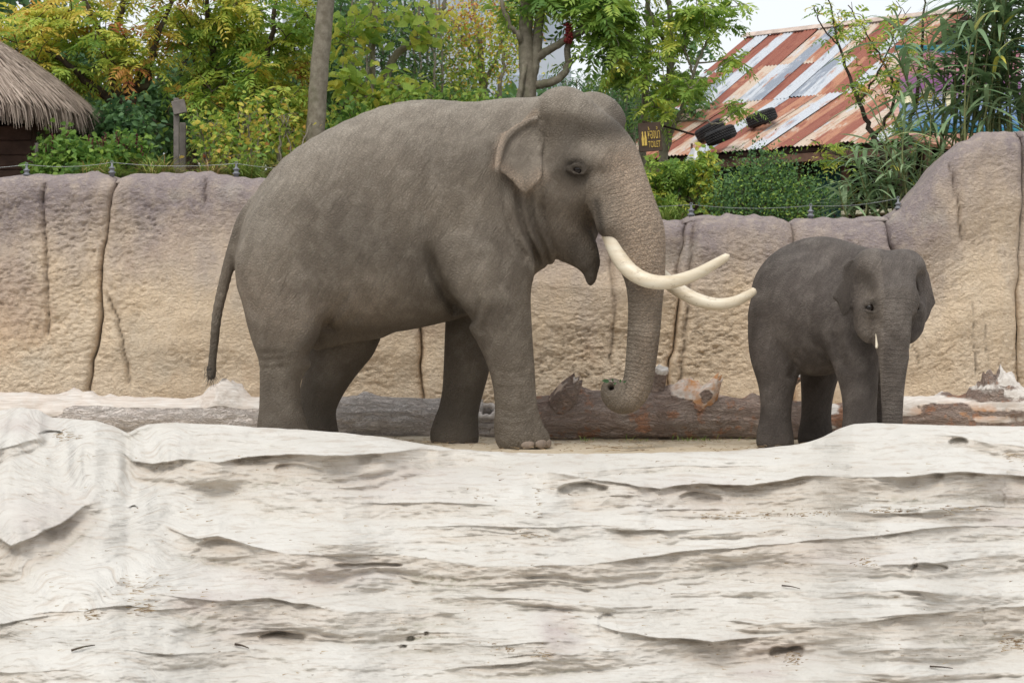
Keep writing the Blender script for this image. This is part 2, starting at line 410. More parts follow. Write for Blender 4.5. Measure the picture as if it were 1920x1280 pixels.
def build_rock():
    pxs = np.concatenate([np.linspace(-700, -90, 40), np.arange(-84, 2010, 2.6), np.linspace(2020, 2700, 40)])
    tv = np.concatenate([np.linspace(0, 1, 430) * 0.985, np.linspace(0.99, 1.55, 40)])     # 0 crest .. 1 bottom of the frame
    PX, T = np.meshgrid(pxs, tv, indexing='ij')
    crest = interp(pxs, CREST[:, 0], CREST[:, 1])
    k = np.ones(5) / 5
    crest = np.convolve(np.pad(crest, 2, 'edge'), k, 'valid') + 1.0 * vnoise(pxs * 0.05, 0.5)
    PY = crest[:, None] + (1290 - crest[:, None]) * T
    dcrest = interp(pxs, [-700, 400, 900, 1450, 1600, 2700], [14.75, 14.75, 14.6, 14.45, 14.3, 14.3])
    # bedding coordinates, gently warped
    WX = PX + 26 * fbm(PX * 0.004, PY * 0.01, 3, 3)
    WY = PY + 6 * fbm(PX * 0.006, PY * 0.010, 1, 3) + 1.0 * fbm(PX * 0.04, PY * 0.06, 2, 2)
    steep = np.zeros_like(PX); notch = np.zeros_like(PX); cutk = np.zeros_like(PX); flat = np.zeros_like(PX)
    for L in LEDGES:
        L = np.array(L, float)
        if L[0, 2] == 0: L = np.vstack([[L[0, 0] - 50, L[0, 1], 0, L[0, 3]], L])
        if L[-1, 2] == 0: L = np.vstack([L, [L[-1, 0] + 60, L[-1, 1], 0, L[-1, 3]]])
        i0 = max(0, int(np.searchsorted(pxs, L[0, 0] - 70))); i1 = min(len(pxs), int(np.searchsorted(pxs, L[-1, 0] + 70)))
        if i1 - i0 < 2: continue
        sl_ = slice(i0, i1); X_, Y_ = WX[sl_], WY[sl_]
        on = (X_ >= L[0, 0]) & (X_ <= L[-1, 0])
        lip = interp(X_, L[:, 0], L[:, 1]); a_ = smoothstep(0, 1, interp(X_, L[:, 0], L[:, 2]) / 0.095) * on
        rp = np.maximum(interp(X_, L[:, 0], L[:, 3]) * (1.1 + 0.28 * fbm(X_ * 0.006, lip * 0.01, 5, 2)), 6)
        s = Y_ - lip
        sh = smoothstep(-1.5, 1.5, s) * np.clip(1 - s / rp, 0, 1) ** 0.28
        steep[sl_] = np.maximum(steep[sl_], a_ * sh)
        notch[sl_] = np.maximum(notch[sl_], a_ * np.exp(-((s - rp * 0.86) / (rp * 0.10 + 2.0)) ** 2))
        cutk[sl_] = np.maximum(cutk[sl_], a_ * np.clip(.38 + 1.1 * vnoise(X_ * .0075, lip * .013, 2.2), .06, 1) * np.minimum(rp / 40, 1.15) * smoothstep(-0.8, 0.8, s) * np.exp(-(np.clip(s, 0, None) / (0.62 * rp)) ** 1.5))
        flat[sl_] = np.maximum(flat[sl_], a_ * smoothstep(-40, -4, s) * smoothstep(2, -3, s))
    # soft secondary undulation of the treads
    soft = fbm(PX * 0.0045, WY * 0.026, 7, 3); lam = fbm(PX * 0.010, WY * 0.11, 4, 3)
    m = 0.165 * (1 + 0.55 * soft + 0.35 * lam) - 0.05 * flat
    m = np.maximum(m, 0.05) + np.clip(lam - 0.28, 0, 1) * 1.1 * smoothstep(0, .3, soft + .3)
    swirl = smoothstep(470, 180, PX) * smoothstep(-300, -40, PX)
    ang = np.hypot((PX - 170) * 0.9, (PY - 860) * 0.6) + 26 * fbm(PX * 0.008, PY * 0.008, 2, 3)
    m = m * (1 - swirl) + swirl * (0.24 + 0.03 * np.sin(ang * 0.30) + 0.05 * np.clip(soft, -1, 1))
    m = m + (2.6 + 0.9 * lam - m) * np.clip(steep, 0, 1)
    # walk down every sight line from the crest: slope of the stone decides how far the surface comes forward
    inc = np.zeros_like(PX); dref = 14.4 - 4.0 * T
    inc[:, 1:] = -dref[:, 1:] * np.diff(PY, axis=1) / (F * m[:, 1:] + (PY[:, 1:] - 640))
    def blur_x(a, n, times=3):
        for _ in range(times):
            c = np.cumsum(np.pad(a, ((n + 1, n), (0, 0)), 'edge'), 0)
            a = (c[2 * n + 1:] - c[:-2 * n - 1]) / (2 * n + 1)
        return a
    slow = blur_x(inc, 22); detail = inc - slow
    D = dcrest[:, None] + np.cumsum(slow, 1)
    leak = np.zeros(len(pxs))
    for j in range(PX.shape[1]):
        leak = leak * 0.955 + detail[:, j]
        D[:, j] += leak
    D = blur_x(D, 1, 1)
    edge = smoothstep(0.0, 0.03, T)
    off = 0.15 * cutk * (0.75 + 0.5 * vnoise(PX * .01, PY * .01, 1.5)) + 0.05 * notch * np.clip(.45 + 1.5 * vnoise(PX * .006, PY * .012, 5.5), 0, 1) + 0.05 * fbm(PX * 0.012, WY * 0.03, 8, 4) + 0.012 * fbm(PX * 0.05, WY * 0.16, 3, 2)
    gx = interp(PY, [800, 880, 960, 1080, 1150], [242, 250, 320, 338, 330])
    off += 0.08 * np.exp(-((PX - gx) / 46) ** 2) * smoothstep(1120, 940, PY)
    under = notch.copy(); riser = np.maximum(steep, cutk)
    for (hx, hy, rx, ry, dep) in HOLLOWS:
        q = np.sqrt(((PX - hx) / rx) ** 2 + ((WY - hy) / ry) ** 2) + .22 * vnoise(PX * .04, PY * .07, hx)
        off += 1.3 * dep * smoothstep(1.0, .78, q) * (0.25 + 0.75 * np.clip(.5 - (PY - hy) / (2 * ry), 0, 1))
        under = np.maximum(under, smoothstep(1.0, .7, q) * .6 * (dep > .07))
    for jx, y0, y1 in ((1880, 890, 958), (1712, 1040, 1085), (1842, 1130, 1180)):
        off += 0.03 * np.exp(-((PX - jx - 6 * vnoise(PY * 0.1, jx)) / 3.0) ** 2) * smoothstep(y0, y0 + 10, PY) * smoothstep(y1, y1 - 10, PY)
    D = D + off * edge
    X = (PX - 960) * D / F; Z = CAMZ + (640 - PY) * D / F; Yd = D
    mauve = np.zeros_like(PX)
    for (mx, my, rx, ry, s_) in ((690, 1165 - 100, 1, 1, 0), (380, 1130, 55, 24, .9), (500, 1112, 90, 14, .6), (560, 1075, 150, 34, .7), (1045, 1190, 44, 48, .9), (1900, 925, 46, 44, .8), (90, 980, 90, 60, .45),
                                 (720, 900, 180, 36, .45), (480, 1170, 110, 34, .55), (1420, 1225, 110, 26, .6), (1560, 1040, 150, 36, .5), (40, 790, 60, 24, .5), (1300, 930, 120, 40, .35), (1880, 970, 60, 20, .6), (1420, 1262, 60, 14, .6)):
        mauve = np.maximum(mauve, s_ * np.exp(-(((PX - mx) / rx) ** 2 + ((PY - my) / ry) ** 2) ** 1.3))
    mauve *= 0.65 + 0.5 * fbm(PX * 0.02, PY * 0.05, 6, 3)
    strata = (WY + 20 * swirl * np.sin(ang * 0.06)) * 0.012
    front = np.stack([X, Yd, Z], -1)
    # behind the crest the rock drops into the sandy floor
    back = []
    for j, (dy, dz) in enumerate(((1.3, -0.5), (0.8, -0.16), (0.45, -0.045), (0.2, -0.004))):
        zb = np.minimum(Z[:, 0] + dz, 0.30) if j > 1 else np.minimum(Z[:, 0] + dz, 0.05)
        back.append(np.stack([X[:, 0] * (dcrest + dy) / dcrest, Yd[:, 0] + dy, zb], -1))
    back = np.stack(back, 1)
    V = np.concatenate([back, front], 1)
    pad = lambda a: np.concatenate([np.zeros((a.shape[0], 4)), a], 1).ravel()
    at = {'riser': pad(np.clip(riser, 0, 1)), 'mauve': pad(np.clip(mauve, 0, 1)), 'recess_shade': pad(np.clip(under * (0.10 + 0.6 * fbm(PX * 0.006, PY * 0.01, 12, 2)), 0, 1)),
          'strata': np.concatenate([np.repeat(strata[:, :1], 4, 1), strata], 1).ravel()}
    nu, nv = V.shape[0], V.shape[1]
    f = grid_faces(nu, nv)[:, ::-1]
    o = mesh_object('layered_rock', make_mesh('layered_rock', V.reshape(-1, 3), f, True, at), rock_mat)
    tag(o, 'cream white layered rock slope stepping down in front', kind='structure')
    return PX, PY, X, Yd, Z
ROCK = build_rock()
def rock_point(px, py):
    i = int(np.argmin(np.abs(ROCK[0][:, 0] - px)))
    j = int(np.argmin(np.abs(ROCK[1][i] - py)))
    return np.array([ROCK[2][i, j], ROCK[3][i, j], ROCK[4][i, j]])
# ------------------------------------------------------------------ artificial rock wall
def wall_material():
    t = NT('mud_coloured_wall'); c = t.coord()
    z = t.n('SeparateXYZ', None, Vector=c).outputs[2]
    n1 = t.noise(c, 1.2, 5, 0.6); n2 = t.noise(t.mapping(c, (1, 1, 0.35)), 2.6, 5, 0.65); fine = t.noise(c, 46, 4, 0.75); mid = t.noise(c, 12, 5, 0.6)
    hgt = t.attr('height')
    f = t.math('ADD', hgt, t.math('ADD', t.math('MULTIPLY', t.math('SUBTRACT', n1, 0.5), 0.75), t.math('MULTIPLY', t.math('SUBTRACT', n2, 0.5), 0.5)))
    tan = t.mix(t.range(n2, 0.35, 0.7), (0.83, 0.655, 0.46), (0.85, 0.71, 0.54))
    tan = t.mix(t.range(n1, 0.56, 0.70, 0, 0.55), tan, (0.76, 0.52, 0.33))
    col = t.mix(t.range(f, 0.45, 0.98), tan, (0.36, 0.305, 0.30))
    col = t.mix(t.range(mid, 0.5, 0.75, 0, 0.4), col, (0.80, 0.67, 0.52))
    col = t.mix(t.range(t.noise(c, 1.7, 3, 0.5), 0.60, 0.72, 0, 0.4), col, (0.68, 0.63, 0.53))
    col = t.mix(t.attr('crack'), col, (0.09, 0.06, 0.045))
    col = t.mix(t.range(fine, 0.50, 0.75, 0, 0.45), col, (0.42, 0.31, 0.22))
    h = t.math('ADD', t.math('MULTIPLY', fine, 0.5), t.math('ADD', mid, t.math('MULTIPLY', t.noise(t.mapping(c, (1, 1, 1.5)), 27, 4, 0.7, 0.5), 1.3)))
    return t.finish(col, 0.95, t.bump(h, 0.9, 0.035), 0.1)
wall_mat = wall_material()
WD = 18.35
wall_root = empty('rock_wall', (0, WD, 0), 'tall tan and brown mud-textured enclosure wall behind the fallen logs', 'wall')
# crack lines between panels: px at wall top .. px at wall foot
CRACKS = [[(-420, 0), (-420, 1)], [(214, 0), (206, .25), (188, .6), (172, .8), (180, 1)], [(795, 0), (790, .6), (800, 1)], [(1280, 0), (1276, .2), (1262, .5), (1250, 1)], [(1486, 0), (1484, 1)],
          [(1670, 0), (1672, 1)], [(1912, 0), (1903, .5), (1897, 1)], [(2500, 0), (2500, 1)]]
TOPS = np.array([(-420, 350), (0, 333), (40, 327), (100, 320), (170, 318), (205, 326), (216, 330), (240, 324), (300, 320), (370, 319), (430, 328), (480, 333), (540, 330), (760, 350), (860, 380), (1100, 398), (1240, 409), (1278, 411),
                 (1292, 406), (1330, 402), (1400, 403), (1470, 406), (1486, 414), (1500, 407), (1560, 405), (1640, 404), (1668, 402), (1690, 392), (1720, 355), (1745, 325), (1770, 295), (1800, 268), (1840, 252), (1880, 245), (1912, 246), (1960, 240), (2500, 230)], float)
def wall_panel(ca, cb, seed, bulge, extra):
    nu, nv = max(12, int((cb[0][0] - ca[0][0]) / 4.2)), 205
    ca = np.array(ca, float); cb = np.array(cb, float)
    t = np.linspace(0, 1, nv); u = np.linspace(0, 1, nu)
    U, T = np.meshgrid(u, t, indexing='ij')
    A = interp(T, ca[:, 1], ca[:, 0]); B = interp(T, cb[:, 1], cb[:, 0])
    A = A + (7 * vnoise(T * 5, seed * 3.1) + 4 * vnoise(T * 17, seed * 3.1)) * (T > 0.02); B = B + (7 * vnoise(T * 5, (seed + 1) * 3.1) + 4 * vnoise(T * 17, (seed + 1) * 3.1)) * (T > 0.02)
    PXg = A + (B - A) * U
    top = interp(PXg, TOPS[:, 0], TOPS[:, 1]) + 2.5 * vnoise(PXg * 0.06, 2.0) + 4 * vnoise(PXg * 0.02, 4.0)
    PYg = top + (822 - top) * T
    x = (PXg - 960) * WD / F; z = CAMZ + (640 - PYg) * WD / F
    edge_px = np.minimum(U, 1 - U) * (B - A)
    rnd = np.clip(edge_px / 13, 0, 1); rnd = np.sqrt(1 - (1 - rnd) ** 2)
    y = np.full_like(x, WD) - (0.03 + 0.09 * np.clip(.5 + vnoise(T * 5, seed), 0, 1)) * rnd - bulge * np.sin(np.pi * U) ** 0.8
    zt = CAMZ + (640 - top) * WD / F
    dtop = zt - z
    rt = np.clip(dtop / 0.22, 0, 1); y += 0.20 * (1 - np.sqrt(1 - (1 - rt) ** 2))        # rounded shoulder
    y += 0.10 * np.sin(T * 3.0 + seed) * (1 - T) * np.clip(edge_px / 60, 0, 1) - 0.12 * T
    y += 0.05 * fbm(x * 1.3, z * 1.1, seed, 4)
    # trowelled, crusty relief: overlapping chips
    warp = 0.25 * fbm(x * 3, z * 3, 9, 2)
    c1 = np.abs(vnoise((x + warp) * 8, z * 11 + warp * 3, seed)); c2 = np.abs(vnoise(x * 19 + warp * 5, (z + warp) * 25, seed + 5)); c3 = np.abs(vnoise(x * 36, z * 46, seed + 2))
    mask = np.clip(0.65 + 0.7 * fbm(x * 1.1, z * 1.4, 21, 3), 0.15, 1.3) * smoothstep(0.0, 0.5, dtop + 0.1)
    y += mask * (0.012 * c1 + 0.022 * c2 + 0.028 * c3)
    crack = (1 - smoothstep(0, 3, edge_px)) * np.clip(.15 + .5 * vnoise(T * 6, seed + 3), 0, .5)
    for (pts, wd, dep) in extra:
        pts = np.array(pts, float)
        cx = interp(PYg, pts[:, 1], pts[:, 0]) + 3.0 * vnoise(PYg * 0.06, seed + 7)
        on = (PYg > pts[0, 1]) & (PYg < pts[-1, 1])
        fade = smoothstep(pts[0, 1], pts[0, 1] + 20, PYg) * smoothstep(pts[-1, 1], pts[-1, 1] - 25, PYg)
        g = np.exp(-((PXg - cx) / wd) ** 2) * on * fade
        y += dep * g
        crack = np.maximum(crack, 0.55 * np.exp(-((PXg - cx) / (wd * 0.5)) ** 2) * on * fade)
    front = np.stack([x, y, z], -1)
    cap = []                                                      # top runs back to the planting
    for dy, dz in ((1.5, -0.35), (0.9, -0.10), (0.5, -0.01), (0.22, 0.012), (0.10, 0.006)):
        yy = y[:, 0] + dy
        cap.append(np.stack([x[:, 0], yy, z[:, 0] + dz + 0.012 * vnoise(x[:, 0] * 12, dy * 9)], -1))
    V = np.concatenate([np.stack(cap, 1), front], 1)
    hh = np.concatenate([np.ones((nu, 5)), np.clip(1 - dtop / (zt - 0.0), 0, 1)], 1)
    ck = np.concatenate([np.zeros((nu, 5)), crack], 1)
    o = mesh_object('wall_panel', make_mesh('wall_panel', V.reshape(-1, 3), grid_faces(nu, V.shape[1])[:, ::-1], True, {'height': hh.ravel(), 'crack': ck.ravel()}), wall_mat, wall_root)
    return o
EXTRA = {0: [([(82, 335), (78, 400), (90, 480), (97, 560), (98, 640)], 4, .07)],
         1: [([(205, 545), (224, 590), (240, 640), (252, 735)], 4, .06), ([(388, 325), (384, 350), (386, 395)], 4, .05)],
         2: [([(1140, 420), (1150, 600), (1140, 700)], 5, .04)],
         3: [([(1300, 410), (1292, 500), (1284, 600), (1270, 735)], 6, .06)],
         5: [([(1772, 300), (1778, 345), (1786, 400), (1790, 470)], 4, .05), ([(1806, 560), (1812, 640), (1815, 720)], 2.5, .02), ([(1830, 580), (1836, 640), (1838, 700)], 2.5, .015), ([(1695, 620), (1708, 660), (1714, 700)], 2.5, .02)]}
for i in range(len(CRACKS) - 1):
    wall_panel(CRACKS[i], CRACKS[i + 1], i + 1.5, 0.05 if i != 5 else 0.24, EXTRA.get(i, []))
# dark core so that no light passes through the joints
core = Builder()
v_, f_ = box_arrays((0, WD + 0.45, 0.55), (22, 0.3, 2.2)); core.add(v_, f_)
mesh_object('wall_core', core.mesh('wall_core', False), plain_material('wall_core', (0.10, 0.075, 0.06), 0.95), wall_root)

# ------------------------------------------------------------------ low electric wire on the wall
zinc = plain_material('grey_insulator', (0.20, 0.21, 0.23), 0.5, 30, 0.3)
steel = plain_material('steel_wire', (0.33, 0.35, 0.35), 0.35, 10, 0.2, metallic=0.8)
fence_root = empty('electric_fence', P(700, 330, WD + 0.35), 'thin wire on small grey insulators along the wall top', 'fence')
def insulator(px, py, top):
    p = P(px, py, WD + 0.12); b = Builder()
    prof = [(0, .022), (.03, .024), (.032, .034), (.042, .034), (.046, .022), (.07, .020), (.072, .030), (.082, .030), (.09, .014), (.105, .010), (.125, .009)]
    pts = np.array([(p.x, p.y, p.z - 0.01 + a) for a, r in prof]); v, f = tube_arrays(pts, [r for a, r in prof], 12); b.add(v, f)
    ringp = np.array([(p.x + .012 * math.cos(a), p.y, p.z + .125 + .012 * math.sin(a)) for a in np.linspace(0, 2 * math.pi, 9)])
    v, f = tube_arrays(ringp, .004, 5, False); b.add(v, f)
    mesh_object('insulator', b.mesh('insulator'), zinc, fence_root)
    return Vector((p.x, p.y - 0.01, p.z + 0.12))
for chain_ in ([(-120, 335, 0), (50, 333, 0), (210, 329, 0), (443, 331, 0), (640, 340, 0)], [(1080, 404, 0), (1296, 408, 0), (1520, 410, 0), (1684, 396, 0)]):
    tops_ = [insulator(*c) for c in chain_]
    b = Builder()
    for a, c in zip(tops_[:-1], tops_[1:]):
        t = np.linspace(0, 1, 9)[:, None]
        pts = np.array(a) * (1 - t) + np.array(c) * t; pts[:, 2] -= (0.03 * 4 * t * (1 - t))[:, 0]
        v, f = tube_arrays(pts, 0.0021, 5, False); b.add(v, f)
    mesh_object('wire', b.mesh('wire'), steel, fence_root)
# ------------------------------------------------------------------ sculpting field (smooth blends, then surface nets)
class Field:
    """signed field in photograph-pixel units: u right, v down, w away from the camera, about a plane at distance d0"""
    def __init__(self, lo, hi, h, d0):
        self.lo = np.array(lo, float); self.h = h; self.d0 = d0
        self.n = np.ceil((np.array(hi, float) - self.lo) / h).astype(int) + 1
        self.ax = [(self.lo[i] + h * np.arange(self.n[i])).astype(np.float32) for i in range(3)]
        self.D = np.full(self.n, 50.0, np.float32)
    def conv(self, p):
        """photograph pixel at depth offset w -> field units"""
        k = 1 + p[2] / F
        return np.array([960 + (p[0] - 960) * k, 640 + (p[1] - 640) * k, p[2]])
    def region(self, lo, hi):
        s = []
        for i in range(3):
            a = int(np.clip(math.floor((lo[i] - self.lo[i]) / self.h), 0, self.n[i] - 1))
            b = int(np.clip(math.ceil((hi[i] - self.lo[i]) / self.h) + 1, a + 1, self.n[i]))
            s.append(slice(a, b))
        X = self.ax[0][s[0]][:, None, None]; Y = self.ax[1][s[1]][None, :, None]; Z = self.ax[2][s[2]][None, None, :]
        return tuple(s), X, Y, Z
    def blend(self, s, d, k):
        a = self.D[s]
        if k <= 0:
            self.D[s] = np.minimum(a, d); return
        hh = np.maximum(k - np.abs(a - d), 0) / k
        self.D[s] = np.minimum(a, d) - hh * hh * k * 0.25
    def cut(self, s, d, k):
        a = self.D[s]; d = -d
        hh = np.maximum(k - np.abs(a - d), 0) / max(k, 1e-6)
        self.D[s] = np.maximum(a, d) + hh * hh * k * 0.25
    def ellipsoid(self, c, r, k=20, yaw=0.0, pitch=0.0, cut=False):
        """yaw turns about the vertical, pitch tilts in the u-v plane (degrees)"""
        c = np.array(c, float); r = np.array(r, float); m = r.max() + k + 6
        s, X, Y, Z = self.region(c - m, c + m)
        x, y, z = X - c[0], Y - c[1], Z - c[2]
        cy, sy = math.cos(math.radians(yaw)), math.sin(math.radians(yaw))
        x, z = x * cy + z * sy, -x * sy + z * cy
        cp, sp = math.cos(math.radians(pitch)), math.sin(math.radians(pitch))
        x, y = x * cp + y * sp, -x * sp + y * cp
        k0 = np.sqrt((x / r[0]) ** 2 + (y / r[1]) ** 2 + (z / r[2]) ** 2) + 1e-6
        k1 = np.sqrt((x / r[0] ** 2) ** 2 + (y / r[1] ** 2) ** 2 + (z / r[2] ** 2) ** 2) + 1e-9
        d = (k0 * (k0 - 1) / k1).astype(np.float32)
        (self.cut if cut else self.blend)(s, d, k)
    def cone(self, a, b, ra, rb, k=12, flat=1.0, cut=False):
        """tapered capsule; flat < 1 narrows it along w"""
        a = np.array(a, float); b = np.array(b, float)
        m = max(ra, rb) + k + 6
        s, X, Y, Z = self.region(np.minimum(a, b) - m, np.maximum(a, b) + m)
        ab = b - a; L = float(ab @ ab) + 1e-9
        t = np.clip(((X - a[0]) * ab[0] + (Y - a[1]) * ab[1] + (Z - a[2]) * ab[2]) / L, 0, 1)
        dz = (Z - a[2] - t * ab[2]) / flat
        d = np.sqrt((X - a[0] - t * ab[0]) ** 2 + (Y - a[1] - t * ab[1]) ** 2 + dz ** 2) - (ra + (rb - ra) * t)
        (self.cut if cut else self.blend)(s, d.astype(np.float32), k)
    def chain(self, pts, k_first=25, k=8, flat=1.0, n_per=3):
        """pts rows: px, py, w, radius (already converted)"""
        q = catmull(np.array(pts, float), n_per)
        for i in range(len(q) - 1):
            self.cone(q[i][:3], q[i + 1][:3], q[i][3], q[i + 1][3], k_first if i == 0 else k, flat)
        return q
    def crease(self, pts, depth, sigma, side=-1, wlim=0.0):
        """soft groove (depth > 0) or welt (depth < 0) along a line seen from one side"""
        pts = catmull(np.array(pts, float), 4)
        lo = np.array([pts[:, 0].min() - 3 * sigma, pts[:, 1].min() - 3 * sigma, self.lo[2] if side < 0 else wlim])
        hi = np.array([pts[:, 0].max() + 3 * sigma, pts[:, 1].max() + 3 * sigma, wlim if side < 0 else self.ax[2][-1]])
        s, X, Y, Z = self.region(lo, hi)
        X2, Y2 = X[:, :, 0], Y[:, :, 0]
        best = np.full((X2.shape[0], Y2.shape[1]), 1e9, np.float32)
        tt = np.zeros_like(best)
        for i in range(len(pts) - 1):
            a, b = pts[i], pts[i + 1]; ab = b - a
            t = np.clip(((X2 - a[0]) * ab[0] + (Y2 - a[1]) * ab[1]) / (ab @ ab + 1e-9), 0, 1)
            dd = (X2 - a[0] - t * ab[0]) ** 2 + (Y2 - a[1] - t * ab[1]) ** 2
            u = (i + t) / (len(pts) - 1)
            tt = np.where(dd < best, u, tt); best = np.minimum(best, dd)
        fade = np.clip(np.minimum(tt, 1 - tt) * 5, 0, 1)
        self.D[s] += (depth * fade * np.exp(-best / sigma ** 2))[:, :, None].astype(np.float32)
    def front(self, side=-1):
        """w of the first surface met from the near (or far) side, per (u,v); nan where empty"""
        ins = self.D < 0
        if side > 0: ins = ins[:, :, ::-1]
        idx = ins.argmax(2); hit = ins.any(2)
        w = self.ax[2][idx] if side < 0 else self.ax[2][::-1][idx]
        return np.where(hit, w, np.nan)
    def slab(self, poly, wfun, half, k=5, edge=4.0):
        """thin flap: polygon in (u,v), mid-surface w = wfun(U,V)"""
        poly = np.array(poly, float)
        lo = np.append(poly.min(0) - 12, 0); hi = np.append(poly.max(0) + 12, 0)
        s, X, Y, _ = self.region([lo[0], lo[1], self.lo[2]], [hi[0], hi[1], self.ax[2][-1]])
        X2 = X[:, :, 0] + 0 * Y[:, :, 0]; Y2 = Y[:, :, 0] + 0 * X[:, :, 0]
        W = wfun(X2, Y2)
        zlo, zhi = np.nanmin(W) - 25, np.nanmax(W) + 25
        s, X, Y, Z = self.region([lo[0], lo[1], zlo], [hi[0], hi[1], zhi])
        best = np.full(X2.shape, 1e9); ins = np.zeros(X2.shape, bool)
        n = len(poly)
        for i in range(n):
            a, b = poly[i], poly[(i + 1) % n]; ab = b - a
            t = np.clip(((X2 - a[0]) * ab[0] + (Y2 - a[1]) * ab[1]) / (ab @ ab + 1e-9), 0, 1)
            best = np.minimum(best, np.hypot(X2 - a[0] - t * ab[0], Y2 - a[1] - t * ab[1]))
            c = ((a[1] > Y2) != (b[1] > Y2)) & (X2 < (b[0] - a[0]) * (Y2 - a[1]) / (b[1] - a[1] + 1e-12) + a[0])
            ins ^= c
        d2 = np.where(ins, -best, best) + edge
        q1 = d2[:, :, None]; q2 = np.abs(Z - W[:, :, None]) - (half - edge * 0.5)
        d = np.minimum(np.maximum(q1, q2), 0) + np.hypot(np.maximum(q1, 0), np.maximum(q2, 0)) - edge
        self.blend(s, d.astype(np.float32), k)
    def surface(self, smooth=2):
        D = self.D
        S = D < 0
        n = D.shape
        c = np.zeros((n[0] - 1, n[1] - 1, n[2] - 1), np.uint8)
        for i in (0, 1):
            for j in (0, 1):
                for k in (0, 1):
                    c += S[i:n[0] - 1 + i, j:n[1] - 1 + j, k:n[2] - 1 + k]
        mixed = (c > 0) & (c < 8)
        idx = np.argwhere(mixed)
        vid = np.full(mixed.shape, -1, np.int32); vid[mixed] = np.arange(len(idx))
        corner = {}
        for i in (0, 1):
            for j in (0, 1):
                for k in (0, 1):
                    corner[i, j, k] = D[idx[:, 0] + i, idx[:, 1] + j, idx[:, 2] + k]
        acc = np.zeros((len(idx), 3)); cnt = np.zeros(len(idx))
        for a in corner:
            for axis in range(3):
                if a[axis]: continue
                b = list(a); b[axis] = 1; b = tuple(b)
                va, vb = corner[a], corner[b]
                x = (va < 0) != (vb < 0)
                t = va[x] / (va[x] - vb[x])
                p = np.tile(np.array(a, float), (x.sum(), 1)); p[:, axis] = t
                acc[x] += p; cnt[x] += 1
        v = idx + acc / cnt[:, None]
        faces = []
        for axis in range(3):
            o1, o2 = [(1, 2), (2, 0), (0, 1)][axis]
            sl_a = [slice(None)] * 3; sl_b = [slice(None)] * 3
            sl_a[axis] = slice(0, -1); sl_b[axis] = slice(1, None)
            A, B = S[tuple(sl_a)], S[tuple(sl_b)]
            e = np.argwhere(A != B)
            e = e[(e[:, o1] > 0) & (e[:, o2] > 0) & (e[:, o1] < n[o1] - 1) & (e[:, o2] < n[o2] - 1)]
            flip = A[e[:, 0], e[:, 1], e[:, 2]]
            def at(d1, d2):
                q = e.copy(); q[:, o1] -= d1; q[:, o2] -= d2
                return vid[q[:, 0], q[:, 1], q[:, 2]]
            f = np.stack([at(1, 1), at(0, 1), at(0, 0), at(1, 0)], -1)
            f[~flip] = f[~flip][:, ::-1]
            faces.append(f)
        faces = np.vstack(faces)
        a, b, c_, d_ = (v[faces[:, i]] for i in range(4))
        if np.einsum('ij,ij->i', a, np.cross(b, c_)).sum() + np.einsum('ij,ij->i', a, np.cross(c_, d_)).sum() < 0:
            faces = faces[:, ::-1]  # normals outward
        e = np.vstack([faces[:, [0, 1]], faces[:, [1, 2]], faces[:, [2, 3]], faces[:, [3, 0]]])
        for _ in range(smooth):
            s = np.zeros_like(v); deg = np.bincount(np.concatenate([e[:, 0], e[:, 1]]), minlength=len(v))[:, None]
            for ax in range(3):
                s[:, ax] = np.bincount(e[:, 0], v[e[:, 1], ax], len(v)) + np.bincount(e[:, 1], v[e[:, 0], ax], len(v))
            v = 0.45 * v + 0.55 * s / np.maximum(deg, 1)
        uvw = self.lo + v * self.h
        return uvw, faces
    def world(self, uvw):
        uvw = np.asarray(uvw, float)
        S = F / self.d0
        return np.stack([(uvw[..., 0] - 960) / S, self.d0 + uvw[..., 2] / S, CAMZ + (640 - uvw[..., 1]) / S], -1)

def blob(uvw, c, r):
    """soft mask round a point"""
    d = ((uvw - np.array(c)) / np.array(r)) ** 2
    return np.exp(-d.sum(-1))
def line_mask(u, v, pts, sigma):
    pts = catmull(np.array(pts, float), 4); best = np.full(len(u), 1e9)
    for a, b in zip(pts[:-1], pts[1:]):
        ab = b - a; t = np.clip(((u - a[0]) * ab[0] + (v - a[1]) * ab[1]) / (ab @ ab + 1e-9), 0, 1)
        best = np.minimum(best, (u - a[0] - t * ab[0]) ** 2 + (v - a[1] - t * ab[1]) ** 2)
    return np.exp(-best / sigma ** 2)
